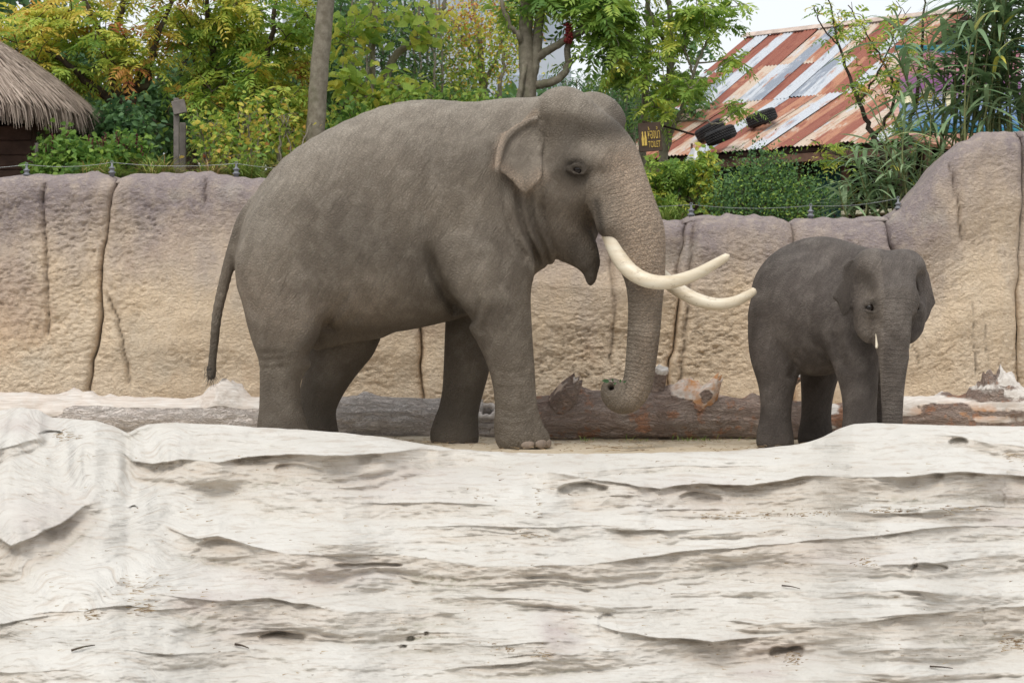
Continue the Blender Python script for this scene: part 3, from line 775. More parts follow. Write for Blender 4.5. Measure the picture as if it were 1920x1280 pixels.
# ------------------------------------------------------------------ elephant skin
def skin_material(name, base, light, dark, tan, wr=1.0):
    t = NT(name); c = t.coord()
    warp = t.noise(c, 2.2, 3, 0.5, out='Color')
    cw = t.n('VectorMath', {'operation': 'MULTIPLY_ADD'}, idx0=warp, idx1=(0.10, 0.10, 0.10), idx2=c).outputs[0]
    # crossing families of fine wrinkles: stretched, ridged noise
    def ridged(scale, ang, twist=0.0):
        nz = t.noise(t.mapping(t.mapping(cw, (1, 1, 1), (twist, math.radians(ang), twist)), scale), 1.0, 2, 0.5)
        return t.range(t.math('ABSOLUTE', t.math('SUBTRACT', nz, 0.5)), 0.0, 0.10)
    g1 = ridged((4.5 * wr, 10 * wr, 64 * wr), 44)
    g2 = ridged((5.5 * wr, 11 * wr, 56 * wr), -42, 0.2)
    vor = t.range(t.voro(t.mapping(t.mapping(cw, (1, 1, 1), (0, math.radians(42), 0)), (34 * wr, 34 * wr, 66 * wr)), 1.0, 'DISTANCE_TO_EDGE'), 0.0, 0.20)
    g3 = ridged((2.6 * wr, 4 * wr, 17 * wr), 62)
    ring = t.attr('ring')               # metres along the trunk; 0 elsewhere
    rmask = t.attr('ringmask')
    wob = t.noise(c, 9, 2)
    rs = t.math('SINE', t.math('MULTIPLY', t.math('ADD', ring, t.math('MULTIPLY', wob, 0.05)), 6.283 / 0.034))
    rs2 = t.math('SINE', t.math('MULTIPLY', t.math('ADD', ring, t.math('MULTIPLY', wob, 0.09)), 6.283 / 0.0145))
    rings = t.math('ADD', t.math('MULTIPLY', rs, 0.6), t.math('MULTIPLY', rs2, 0.4))
    plain = t.math('ADD', t.math('ADD', t.math('MULTIPLY', g1, 0.25), t.math('MULTIPLY', g2, 0.22)), t.math('ADD', t.math('MULTIPLY', g3, 0.35), t.math('MULTIPLY', vor, 0.6)))
    smoothm = t.attr('smooth')
    plain = t.math('MULTIPLY', plain, t.range(smoothm, 0, 1, 1.0, 0.25))
    h = t.math('ADD', plain, t.math('MULTIPLY', t.math('MULTIPLY', rings, rmask), 0.55))
    h = t.math('ADD', h, t.math('MULTIPLY', t.noise(c, 130 * wr, 4, 0.65), 0.5))
    g4 = t.noise(t.mapping(t.mapping(cw, (1, 1, 1), (0.1, math.radians(68), 0)), (1.3, 3.0, 8.5)), 1.0, 3, 0.55)
    nrm = t.bump(h, 0.9, 0.0095 / wr, t.bump(t.math('MULTIPLY', g4, t.range(smoothm, 0, 1, 1.0, 0.3)), 0.8, 0.03 / wr))
    big = t.noise(c, 1.7, 4, 0.55); mid = t.noise(c, 7.0, 5, 0.6)
    col = t.mix(t.range(big, 0.32, 0.68), dark, base)
    col = t.mix(t.range(mid, 0.45, 0.75, 0, 0.55), col, light)
    col = t.mix(t.math('MULTIPLY', t.attr('dust_light'), t.range(mid, 0.25, 0.7, 0.45, 1.0)), col, light)  # dust together with painted brightness on head and back
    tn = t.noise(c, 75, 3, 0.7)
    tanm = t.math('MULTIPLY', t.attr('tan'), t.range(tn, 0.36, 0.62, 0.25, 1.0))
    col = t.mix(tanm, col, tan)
    col = t.mix(t.math('MULTIPLY', t.attr('pigment_shade'), t.range(mid, 0.2, 0.75, 0.6, 1.0)), col, tuple(x * 0.42 for x in dark))  # dark skin patches together with painted shade
    crev = t.math('ADD', t.math('MULTIPLY', t.math('SUBTRACT', 1.0, g1), 0.09), t.math('ADD', t.math('MULTIPLY', t.math('SUBTRACT', 1.0, g2), 0.07), t.math('MULTIPLY', t.math('SUBTRACT', 1.0, vor), 0.26)))
    crev = t.math('ADD', crev, t.math('MULTIPLY', t.math('SUBTRACT', 1.0, g3), 0.16))
    crev = t.math('MULTIPLY', crev, t.range(smoothm, 0, 1, 1.0, 0.3))
    col = t.mix(crev, col, tuple(x * 0.5 for x in dark))     # folds and wrinkles darker than the skin between
    return t.finish(col, 0.72, nrm, 0.25)

bull_skin = skin_material('bull_skin', (0.235, 0.194, 0.148), (0.40, 0.35, 0.285), (0.142, 0.116, 0.090), (0.56, 0.42, 0.305))
calf_skin = skin_material('calf_skin', (0.138, 0.115, 0.100), (0.27, 0.235, 0.205), (0.086, 0.071, 0.062), (0.24, 0.195, 0.15), 1.25)
def ivory_material():
    t = NT('ivory'); c = t.coord()
    s = t.noise(t.mapping(c, (3, 3, 22)), 1.0, 4, 0.6)
    col = t.mix(t.range(s, 0.35, 0.7), (0.76, 0.69, 0.55), (0.66, 0.55, 0.39))
    col = t.mix(t.range(t.noise(t.mapping(c, (1, 1, 2)), 11, 5, 0.75), 0.56, 0.70, 0, 0.7), col, (0.30, 0.22, 0.14))
    return t.finish(col, 0.38, t.bump(t.noise(t.mapping(c, (12, 12, 60)), 1.0, 3), 0.25, 0.003), 0.45)
ivory = ivory_material()
def nail_material():
    t = NT('toenail'); c = t.coord()
    col = t.mix(t.range(t.noise(c, 40, 4), 0.3, 0.7), (0.30, 0.235, 0.185), (0.20, 0.16, 0.13))
    return t.finish(col, 0.6, t.bump(t.noise(c, 90, 3), 0.4, 0.003))
nail_mat = nail_material()
def eye_material():
    t = NT('eyeball')
    return t.finish((0.012, 0.008, 0.006), 0.12, None, 0.35)
eye_mat = eye_material()
hair_mat = plain_material('tail_hair', (0.03, 0.027, 0.024), 0.6)

def blade_strip(p0, direction, length, width, droop, n=3):
    """single thin tapering strand / blade, two-sided"""
    d = np.array(direction, float); d /= np.linalg.norm(d)
    t = np.linspace(0, 1, n + 1)[:, None]
    pts = np.array(p0) + d * length * t + np.array([0, 0, -1.0]) * droop * length * t ** 2
    side = np.cross(d, [0.3, 0.9, 0.2]); side /= np.linalg.norm(side) + 1e-9
    w = width * (1 - t) * 0.5 + width * 0.06
    v = np.stack([pts - side * w, pts + side * w], 1).reshape(-1, 3)
    return v, grid_faces(n + 1, 2)

# ------------------------------------------------------------------ the bull
bull_root = empty('bull_elephant', P(760, 835, 16.2), 'huge grey bull elephant with long curved tusks standing side-on', 'elephant')

def build_bull():
    fd = Field((380, 150, -225), (1262, 846, 225), 3.2, 16.2)
    C = fd.conv
    # torso as a loft of cross sections along u
    s, X, Y, Z = fd.region((430, 150, -225), (1066, 680, 225))
    us = X[:, 0, 0]
    ku = [444, 450, 461, 477, 504, 540, 590, 640, 700, 760, 800, 850, 900, 940, 980, 1020, 1062]
    top = interp(us, ku, [470, 436, 402, 368, 330, 288, 254, 227, 202, 188, 184, 187, 191, 193, 194, 200, 245])
    bot = interp(us, ku, [500, 530, 566, 592, 608, 618, 625, 629, 628, 622, 614, 602, 585, 566, 540, 500, 420])
    wid = interp(us, ku, [10, 52, 84, 106, 126, 142, 158, 172, 178, 176, 164, 142, 126, 116, 108, 98, 40])
    def sm(a):
        k = np.ones(7) / 7
        return np.convolve(np.pad(a, 3, 'edge'), k, 'valid')
    top, bot, wid = sm(top) + 6, sm(bot) - 2, sm(wid)
    zc = top + (bot - top) * 0.56
    up = (zc - top); dn = (bot - zc)
    zc, up, dn, wid = (a[:, None, None] for a in (zc, up, dn, wid))
    dv = Y - zc
    q = np.where(dv < 0, -dv / up, dv / dn)
    nq = np.where(dv < 0, 1.85, 2.2)
    f = (np.abs(Z) / wid) ** 2.15 + q ** nq
    f = f ** 0.5 - 1
    g = np.gradient(f, fd.h)
    gm = np.sqrt(g[0] ** 2 + g[1] ** 2 + g[2] ** 2)
    d = np.clip(f / np.maximum(gm, 1.5e-3), -60, 60)
    fd.D[s] = np.minimum(fd.D[s], d)
    def leg(rows, kf=34, flat=0.92):
        return fd.chain([np.append(C(r[:3]), r[3]) for r in rows], kf, 14, flat)
    # shoulder and haunch masses
    fd.ellipsoid(C((905, 425, -96)), (92, 168, 62), 26, 0, -12)
    fd.ellipsoid(C((905, 420, 92)), (92, 165, 64), 30, 0, -12)
    fd.ellipsoid(C((543, 484, -94)), (82, 140, 60), 30, 0, 6)
    fd.ellipsoid(C((560, 478, 84)), (88, 140, 62), 48, 0, 6)
    # legs
    leg([(902, 480, -98, 78), (918, 540, -102, 68), (938, 600, -98, 52), (954, 660, -99, 40), (963, 710, -99, 34), (967, 755, -99, 32.5), (970, 790, -100, 35), (974, 815, -100, 42)])
    leg([(905, 500, 84, 66), (895, 560, 86, 54), (882, 620, 86, 44), (876, 680, 86, 40), (868, 730, 86, 34), (860, 770, 86, 32), (855, 797, 84, 35), (851, 815, 82, 42)])
    leg([(538, 500, -88, 78), (540, 570, -94, 74), (541, 618, -97, 65), (536, 660, -97, 45), (526, 702, -96, 32), (525, 745, -95, 31.5), (527, 785, -95, 35), (530, 815, -95, 44)])
    leg([(640, 560, 84, 72), (652, 620, 88, 60), (628, 672, 90, 47), (606, 722, 90, 37), (594, 762, 90, 31), (590, 795, 90, 35), (588, 815, 90, 43)])
    # feet flare out to a flat sole
    for (x, w, r) in ((985, -100, 46), (853, 82, 42), (536, -95, 46), (594, 90, 43)):
        c = C((x, 822, w)); fd.ellipsoid(c, (r, 24, r * 0.9), 14)
    # sheath and belly line
    fd.cone(C((705, 612, 0)), C((622, 622, 0)), 20, 25, 26)
    fd.cone(C((622, 620, 0)), C((596, 640, 0)), 24, 17, 16)
    # backbone ridge
    fd.chain([np.append(C(r[:3]), r[3]) for r in ((486, 380, 0, 16), (544, 312, 0, 18), (620, 263, 0, 18), (720, 219, 0, 18), (800, 207, 0, 18), (880, 212, 0, 18), (960, 218, 0, 20))], 12, 8)
    # tail
    tail = [(480, 388, -6, 17), (459, 414, -8, 15), (444, 450, -12, 12.5), (431, 490, -14, 11), (418, 540, -14, 10), (407, 590, -12, 9), (402, 640, -10, 7.8), (398, 680, -8, 7.2), (396, 704, -8, 8.5)]
    fd.chain([np.append(C(r[:3]), r[3]) for r in tail], 12, 4)
    # neck
    fd.cone(C((945, 277, 0)), C((1030, 256, -18)), 63, 73, 24)
    fd.ellipsoid(C((985, 330, 0)), (105, 138, 100), 46, 0, -25)
    # head, turned a little towards the camera
    ya = math.radians(26); ty = math.tan(ya)
    def H(pu, pv, L=0.0, r=None):
        w = -(pu - 985) * ty + L * math.cos(ya)
        p = C((pu + L * math.sin(ya), pv + 0.10 * L, w))
        return p if r is None else np.append(p, r)
    YW = 26
    fd.ellipsoid(H(1062, 308), (112, 116, 90), 34, YW, 0)
    fd.ellipsoid(H(1082, 235, -52), (68, 66, 47), 18, YW, 12)
    fd.ellipsoid(H(1090, 233, 52), (68, 66, 47), 18, YW, 12)
    fd.ellipsoid(H(1136, 294), (49, 82, 70), 30, YW, -22)        # forehead down to the trunk root
    fd.ellipsoid(H(1080, 330, -78), (72, 62, 24), 30, YW)         # cheekbone, near
    fd.ellipsoid(H(1080, 330, 78), (72, 62, 24), 30, YW)
    fd.ellipsoid(H(1045, 395, -38), (64, 88, 52), 30, YW, -14)    # jaw muscle
    fd.ellipsoid(H(1045, 395, 38), (64, 88, 52), 30, YW, -14)
    fd.cone(H(1112, 303, -72), H(1150, 312, -62), 20, 16, 18)     # brow
    fd.cone(H(1112, 303, 72), H(1150, 312, 62), 20, 16, 18)
    # trunk
    trunk = [(1138, 320, 0, 59), (1159, 360, 0, 55), (1175, 400, 0, 53), (1190, 440, 0, 52), (1201, 480, 0, 42), (1209, 520, 0, 33), (1210, 560, 0, 28.5), (1208, 610, 0, 27),
             (1204, 655, 0, 25.5), (1199, 700, 0, 24), (1193, 730, -3, 23), (1181, 749, -8, 21.5), (1167, 751, -14, 19.5), (1158, 740, -20, 18), (1160, 729, -26, 16)]
    tr = fd.chain([np.append(H(r[0], r[1], r[2])[:3], r[3]) for r in trunk], 30, 10)
    # tusk sheaths: lips that hold the tusks
    for sgn in (-1, 1):
        fd.cone(H(1146, 362, 46 * sgn), H(1160, 424, 50 * sgn), 30, 23, 18)
    # lower jaw and pointed lip
    fd.chain([H(1052, 432, 0, 44), H(1082, 462, 0, 33), H(1101, 488, 0, 19), H(1108, 512, 0, 9), H(1107, 531, 0, 4)], 26, 10)
    fd.cone(H(1070, 436, -34), H(1104, 492, -15), 24, 10, 16)
    fd.cone(H(1070, 436, 34), H(1104, 492, 15), 24, 10, 16)
    # mouth: slot between jaw and trunk
    for L, r0, r1 in ((-72, 6, 7), (-45, 9, 9), (-20, 10, 10), (10, 10, 10), (45, 9, 9)):
        fd.cone(H(1132, 392, L), H(1138, 454, L * 0.8), r0 * 1.3, r1 * 1.35, 5, cut=True)
        fd.cone(H(1134, 450, L * 0.3), H(1124, 520, L * 0.1), 8, 5, 4, cut=True)
    # throat wattle
    fd.cone(H(1000, 440, -10), H(1022, 478, -8), 46, 16, 30)
    # hollows of the temple, behind the brow and under the cheekbone
    eyes = []
    for sgn in (-1, 1):
        fd.ellipsoid(H(1118, 258, 102 * sgn), (44, 28, 30), 26, YW, 20, cut=True)
        fd.ellipsoid(H(1056, 275, 122 * sgn), (36, 44, 26), 34, YW, cut=True)
        fd.ellipsoid(H(1116, 355, 112 * sgn), (30, 22, 25), 22, YW, cut=True)
        e = H(1118, 326, 92 * sgn)
        fd.ellipsoid(e, (19, 12, 14), 9, YW, 12, cut=True)       # eye socket
        eyes.append(H(1118, 326, 80 * sgn))
    for e, sgn in zip(eyes, (-1, 1)):                             # lids
        o = 7.5 * sgn
        fd.chain([(e[0] - 15, e[1] + 1, e[2] + o * .5, 3.4), (e[0] - 7, e[1] - 7.2, e[2] + o, 4.2), (e[0] + 4, e[1] - 6.6, e[2] + o, 4.4), (e[0] + 14, e[1] + 4, e[2] + o * .6, 3.4)], 5, 3)
        fd.chain([(e[0] - 15, e[1] + 1, e[2] + o * .5, 3), (e[0] - 5, e[1] + 8.0, e[2] + o, 2.8), (e[0] + 6, e[1] + 9.5, e[2] + o, 2.8), (e[0] + 14, e[1] + 4, e[2] + o * .6, 3)], 5, 3)
    # nostrils in the trunk tip
    tip = H(1160, 728, -26); tdir = H(1161, 722, -33) - H(1158, 738, -20)
    tdir = tdir / np.linalg.norm(tdir)
    fd.D += 0
    nose = C((1160, 736, -150))
    fd.cone(tip + np.array([-5, -4, -26]), tip + np.array([-1, 6, 4]), 7.5, 4, 5, cut=True)
    # soles rest flat on the ground
    fd.D = np.maximum(fd.D, (fd.ax[1] - 835.5)[None, :, None]).astype(np.float32)
    # creases
    fd.crease([C((803, 452, -120))[:2], C((812, 505, -120))[:2], C((838, 555, -120))[:2], C((866, 590, -120))[:2], C((892, 606, -120))[:2]], 22, 11, -1, -40)
    fd.crease([C((606, 590, -120))[:2], C((602, 625, -120))[:2], C((586, 655, -120))[:2], C((570, 680, -120))[:2]], 17, 10, -1, -40)
    fd.crease([(668, 545), (640, 585), (612, 612)], 7, 8, -1, -40)
    fd.crease([(690, 590), (650, 606), (612, 622)], 5, 7, -1, -40)
    fd.crease([(905, 560), (898, 590), (884, 612)], 6, 7, -1, -60)
    fd.crease([(925, 575), (915, 605), (900, 628)], 4, 7, -1, -60)
    for off, dep in ((0, 10), (22, 7), (42, 6), (-24, 5)):
        fd.crease([(968 + off, 352), (973 + off, 405), (985 + off, 445), (1004 + off * 0.9, 482), (1012 + off * 0.7, 505)], dep, 5, -1, 0)
    fd.crease([(985, 500), (975, 470), (960, 430), (940, 400)], 3.5, 7, -1, 0)
    fd.crease([(500, 560), (505, 610), (512, 650)], 3.5, 10, -1, -40)
    fd.crease([(560, 420), (555, 520), (545, 590)], 3.0, 16, -1, -60)
    for pts_, dep in (([(765, 300), (742, 420), (765, 530)], 1.8), ([(825, 270), (800, 390), (806, 450)], 2.0), ([(932, 420), (944, 500), (962, 570)], 2.5), ([(700, 330), (672, 450), (684, 560)], 1.6), ([(470, 420), (492, 520), (500, 590)], 2.0), ([(640, 300), (610, 420), (612, 540)], 1.6), ([(880, 330), (868, 420), (850, 480)], 2.0)):
        fd.crease(pts_, dep * 1.6, 9, -1, -60)
    for yy in (655, 668, 683):
        fd.crease([(494, yy + 4), (525, yy + 6), (562, yy)], 2.8, 4, -1, -40)
    for yy in (762, 774, 787):
        fd.crease([(936, yy), (965, yy + 5), (1004, yy - 2)], 2.8, 3.6, -1, -40)
    for yy in (690, 704, 720):
        fd.crease([(925, yy), (955, yy + 6), (996, yy)], 2.2, 4, -1, -40)
    for r_, dep in ((17, 1.8), (24, 1.6), (32, 1.2)):             # rings of wrinkles round the eye
        cx, cy = H(1116, 325, -85)[:2]
        fd.crease([(cx - r_ * 1.1, cy - 2), (cx - r_ * .6, cy - r_ * .62), (cx + r_ * .3, cy - r_ * .75), (cx + r_, cy - r_ * .2)], dep, 2.8, -1, -40)
        fd.crease([(cx - r_ * 1.1, cy + 3), (cx - r_ * .5, cy + r_ * .66), (cx + r_ * .4, cy + r_ * .8), (cx + r_, cy + r_ * .3)], dep, 2.8, -1, -40)
    # ears
    poly = np.array([(1003, 222), (985, 229), (960, 246), (942, 268), (934, 296), (933, 324), (948, 332), (963, 346), (977, 362), (986, 367), (1000, 356), (1014, 340), (1018, 318), (1016, 290), (1020, 262), (1018, 235)], float)
    for side in (-1, 1):
        ws = fd.front(side)
        pl = poly + (np.array([0, 0]) if side < 0 else np.array([78, 12]))
        pl = np.array([C((p[0], p[1], -115 * (1 if side < 0 else -1)))[:2] for p in pl])
        att = pl[:, 0].max()
        def wf(U, V, ws=ws, side=side, att=att, pl=pl):
            iu = np.clip(((U - fd.lo[0]) / fd.h).astype(int), 0, fd.n[0] - 1)
            iv = np.clip(((V - fd.lo[1]) / fd.h).astype(int), 0, fd.n[1] - 1)
            w = ws[iu, iv]; w = np.where(np.isnan(w), side * 110, w)
            for _ in range(14):
                p = np.pad(w, 1, 'edge')
                w = (p[:-2, 1:-1] + p[2:, 1:-1] + p[1:-1, :-2] + p[1:-1, 2:] + w) / 5
            cx_, cy_ = att - 2, pl[:, 1].min() + 30
            out = np.clip((np.hypot(U - cx_, (V - cy_) * 0.75) - 14) / 80, 0, 1)
            rip = 2.5 * np.sin((U + V) * 0.07)
            return w + side * (3 + 21 * out ** 0.8 + rip * out)
        fd.slab(pl, wf, 4.2, 4, 2.0)
        # rolled upper rim
        rim = np.array([(1006, 224), (986, 231), (962, 246), (944, 268), (936, 296), (931, 328)], float) + (np.array([0, 0]) if side < 0 else np.array([78, 12]))
        rim = np.array([C((p[0], p[1], side * 115))[:2] for p in rim])
        rw = wf(np.array(rim[:, 0])[:, None], np.array(rim[:, 1])[:, None])[:, 0] if False else None
        base = [float(np.nan_to_num(ws[int((p[0] - fd.lo[0]) / fd.h), int((p[1] - fd.lo[1]) / fd.h)], nan=side * 110)) for p in rim]
        outs = np.clip((att - rim[:, 0]) / 85, 0, 1)
        fd.chain([(p[0], p[1], b + side * (9 + 25 * o), r) for p, b, o, r in zip(rim, base, outs, (4.5, 5.5, 6.5, 7, 6.5, 4.5))], 4, 3)
    uvw, faces = fd.surface(2)
    u, v, w = uvw.T
    # low relief: muscle and sagging skin
    world = fd.world(uvw)
    a = {}
    zt = np.array([q[:3] for q in tr]); seg = np.linalg.norm(np.diff(zt, axis=0), axis=1)
    cum = np.concatenate([[0], np.cumsum(seg)]) / (F / 16.2)
    sel = np.where((u > 1090) & (v > 270))[0]
    ring = np.zeros(len(u)); rm = np.zeros(len(u))
    best = np.full(len(sel), 1e9); val = np.zeros(len(sel)); rad = np.zeros(len(sel))
    for i in range(len(zt) - 1):
        p, q = zt[i], zt[i + 1]; ab = q - p
        t = np.clip(((uvw[sel] - p) @ ab) / (ab @ ab + 1e-9), 0, 1)
        dd = np.linalg.norm(uvw[sel] - p - t[:, None] * ab, axis=1)
        better = dd < best
        val = np.where(better, cum[i] + t * (cum[i + 1] - cum[i]), val)
        rad = np.where(better, tr[i][3], rad); best = np.minimum(best, dd)
    near = smoothstep(1.5, 1.12, best / rad) * smoothstep(0.02, 0.22, val)
    ring[sel] = val; rm[sel] = near
    near_side = smoothstep(20, -30, w)
    tan = np.zeros(len(u))
    tan += 0.95 * np.clip(line_mask(u, v, [(1205, 300), (1215, 350), (1222, 400), (1222, 450), (1215, 500)], 40), 0, 1) * (u > 1130)
    tan += 0.75 * line_mask(u, v, [(1165, 330), (1185, 420), (1195, 470)], 45)
    tan += 0.40 * line_mask(u, v, [(1212, 520), (1208, 640), (1190, 745)], 30) * (v > 490)
    tan += 0.75 * line_mask(u, v, [(1000, 226), (962, 246), (942, 270), (932, 322)], 8) * (w < -95)
    tan += 0.55 * line_mask(u, v, [(936, 324), (962, 348), (985, 366), (1012, 342)], 14) * (w < -95)
    tan += 0.22 * blob(uvw, (1070, 420, -60), (60, 60, 200))
    tan += 0.25 * line_mask(u, v, [(480, 560), (560, 600), (620, 600), (700, 590)], 60)
    pig_shade = np.zeros(len(u))  # dark skin patches, plus shade painted into creases and undersides
    pig_shade += 0.75 * blob(uvw, (1118, 255, -100), (44, 20, 200)) + 0.6 * blob(uvw, (1160, 245, 0), (40, 40, 300))
    pig_shade += 0.9 * blob(uvw, H(1118, 326, -88), (18, 12, 60)) + 0.30 * blob(uvw, H(1110, 330, -88), (50, 34, 70)) + 0.65 * blob(uvw, (1058, 290, -110), (25, 42, 100)) + 0.5 * blob(uvw, (1082, 335, -110), (20, 22, 90))
    pig_shade += 0.75 * line_mask(u, v, [(1075, 470), (1100, 500), (1108, 530)], 22) * (v > 440)
    pig_shade += 1.0 * line_mask(u, v, [(1112, 388), (1119, 425), (1126, 480), (1124, 510)], 9) + 0.25 * line_mask(u, v, [(820, 470), (850, 560), (890, 605)], 26) + 0.22 * blob(uvw, (880, 300, -150), (60, 90, 80)) + .25 * blob(uvw, (700, 470, -150), (90, 60, 90))  # mouth slot and foreleg crease darkened as painted shade
    pig_shade += 0.35 * smoothstep(560, 640, v) * smoothstep(720, 620, u) * 0 + 0.32 * smoothstep(690, 800, v) * (u < 1060) + 0.22 * smoothstep(520, 640, v) * (u < 1000)
    pig_shade += 0.5 * smoothstep(30, 70, w) * smoothstep(560, 640, v)  # shade painted on the far legs
    pig_shade += 0.55 * smoothstep(470, 425, u) * smoothstep(560, 690, v)
    pig_shade += 0.5 * line_mask(u, v, [(600, 640), (640, 628), (700, 622), (780, 616), (860, 592)], 22)  # under-shadow of the belly painted in
    pig_shade += 0.3 * blob(uvw, (940, 330, -120), (30, 60, 80)) + 0.25 * blob(uvw, (1030, 450, -80), (60, 40, 120))  # shade painted beside the ear and under the jaw
    dust_light = np.zeros(len(u))  # dust, plus light painted on the dome, brow and upper back
    dust_light += 1.0 * np.clip(blob(uvw, (1062, 190, -30), (75, 50, 170)), 0, 1) + 0.95 * blob(uvw, (1185, 305, -90), (42, 55, 220))
    dust_light += 0.8 * blob(uvw, (1105, 286, -90), (56, 14, 150)) + 0.6 * blob(uvw, (1095, 222, -90), (46, 12, 150)) + 0.35 * blob(uvw, (1140, 225, 30), (30, 40, 150))
    dust_light += 0.55 * line_mask(u, v, [(480, 380), (560, 300), (660, 240), (780, 205), (900, 205)], 60)
    dust_light += 0.42 * smoothstep(430, 215, v) * (u < 1010)
    dust_light += 0.3 * blob(uvw, (880, 480, -130), (60, 60, 80)) + 0.25 * blob(uvw, (500, 450, -130), (50, 90, 80))
    dust_light += 0.35 * smoothstep(800, 838, v) * (u < 1060)
    smooth = 0.5 * blob(uvw, (970, 310, -140), (50, 60, 60)) + 0.3 * blob(uvw, (1075, 200, -60), (70, 50, 120))
    a = {'ring': ring, 'ringmask': rm, 'tan': np.clip(tan, 0, 1), 'pigment_shade': np.clip(pig_shade, 0, 1), 'dust_light': np.clip(dust_light, 0, 1), 'smooth': np.clip(smooth, 0, 1)}
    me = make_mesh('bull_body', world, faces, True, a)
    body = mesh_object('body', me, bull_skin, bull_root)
    # tusks
    Cw = lambda p: fd.world(C(p))
    near = [(1137, 415, -112), (1146, 445, -124), (1160, 480, -136), (1182, 508, -150), (1215, 526, -168), (1255, 529, -188), (1300, 516, -208), (1340, 495, -224), (1368, 478, -234)]
    far = [(1190, 445, -30), (1206, 480, -36), (1230, 508, -44), (1262, 536, -58), (1300, 559, -74), (1340, 570, -90), (1375, 566, -104), (1404, 552, -114), (1417, 542, -120)]
    for pts, r0 in ((near, 16.5), (far, 15.5)):
        q = catmull(np.array([Cw(p) for p in pts]), 6)
        t = np.linspace(0, 1, len(q))
        rad = (r0 * (1 - 0.30 * t - 0.30 * t ** 3)) / (F / 16.2)
        tipf = np.clip((1 - t) / 0.035, 0, 1); rad *= np.sqrt(np.clip(1 - (1 - tipf) ** 2, 0.02, 1))
        vv, ff = tube_arrays(q, rad, 20)
        b = Builder(); b.add(vv, ff)
        tag(mesh_object('tusk', b.mesh('tusk'), ivory, bull_root), 'long upward curving ivory tusk')
    # eye
    for sgn in (-1, 1):
        e = H(1118, 326, 80 * sgn)
        bm = bmesh.new(); bmesh.ops.create_uvsphere(bm, u_segments=20, v_segments=14, radius=9.6 / (F / 16.2))
        me = bpy.data.meshes.new('eye'); bm.to_mesh(me); bm.free()
        me.transform(Matrix.Translation(Vector(fd.world(e))))
        me.polygons.foreach_set('use_smooth', np.ones(len(me.polygons), dtype=bool))
        mesh_object('eye', me, eye_mat, bull_root)
    # toenails
    def nails(cx, w, r, angs):
        for an in angs:
            a_ = math.radians(an)
            c = C((cx, 822, w)) + np.array([math.cos(a_) * r * 0.885, 6.0, math.sin(a_) * r * 0.80])
            bm = bmesh.new(); bmesh.ops.create_uvsphere(bm, u_segments=14, v_segments=10, radius=1.0)
            sc_ = F / 16.2
            for vt in bm.verts: vt.co = Vector((vt.co.x * 7 / sc_, vt.co.y * 14 / sc_, vt.co.z * 11 / sc_))
            bm.transform(Matrix.Translation(Vector(fd.world(c))) @ Matrix.Rotation(a_, 4, 'Z') @ Matrix.Rotation(math.radians(-18), 4, 'Y'))
            me = bpy.data.meshes.new('toenail'); bm.to_mesh(me); bm.free()
            me.polygons.foreach_set('use_smooth', np.ones(len(me.polygons), dtype=bool))
            mesh_object('toenail', me, nail_mat, bull_root)
    nails(985, -100, 46, (-86, -48, -12, 22))
    nails(853, 82, 42, (-80, -40, -5, 30))
    nails(536, -95, 46, (-70, -30, 10)); nails(594, 90, 43, (-60, -20, 15))
    # tail tuft
    b = Builder(); r = np.random.default_rng(5)
    for i in range(90):
        p = Cw((396 + r.normal(0, 4), 690 + r.uniform(-10, 14), -8 + r.normal(0, 4)))
        vv, ff = blade_strip(p, (r.normal(0, .35), r.normal(0, .3), -1), r.uniform(.06, .14), .004, 0.0, 2)
        b.add(vv, ff)
    mesh_object('tail_tuft', b.mesh('tail_tuft'), hair_mat, bull_root)
build_bull()
# ------------------------------------------------------------------ the calf
calf_root = empty('elephant_calf', P(1560, 840, 15.8), 'small dark grey elephant calf facing forward with trunk hanging down', 'elephant')

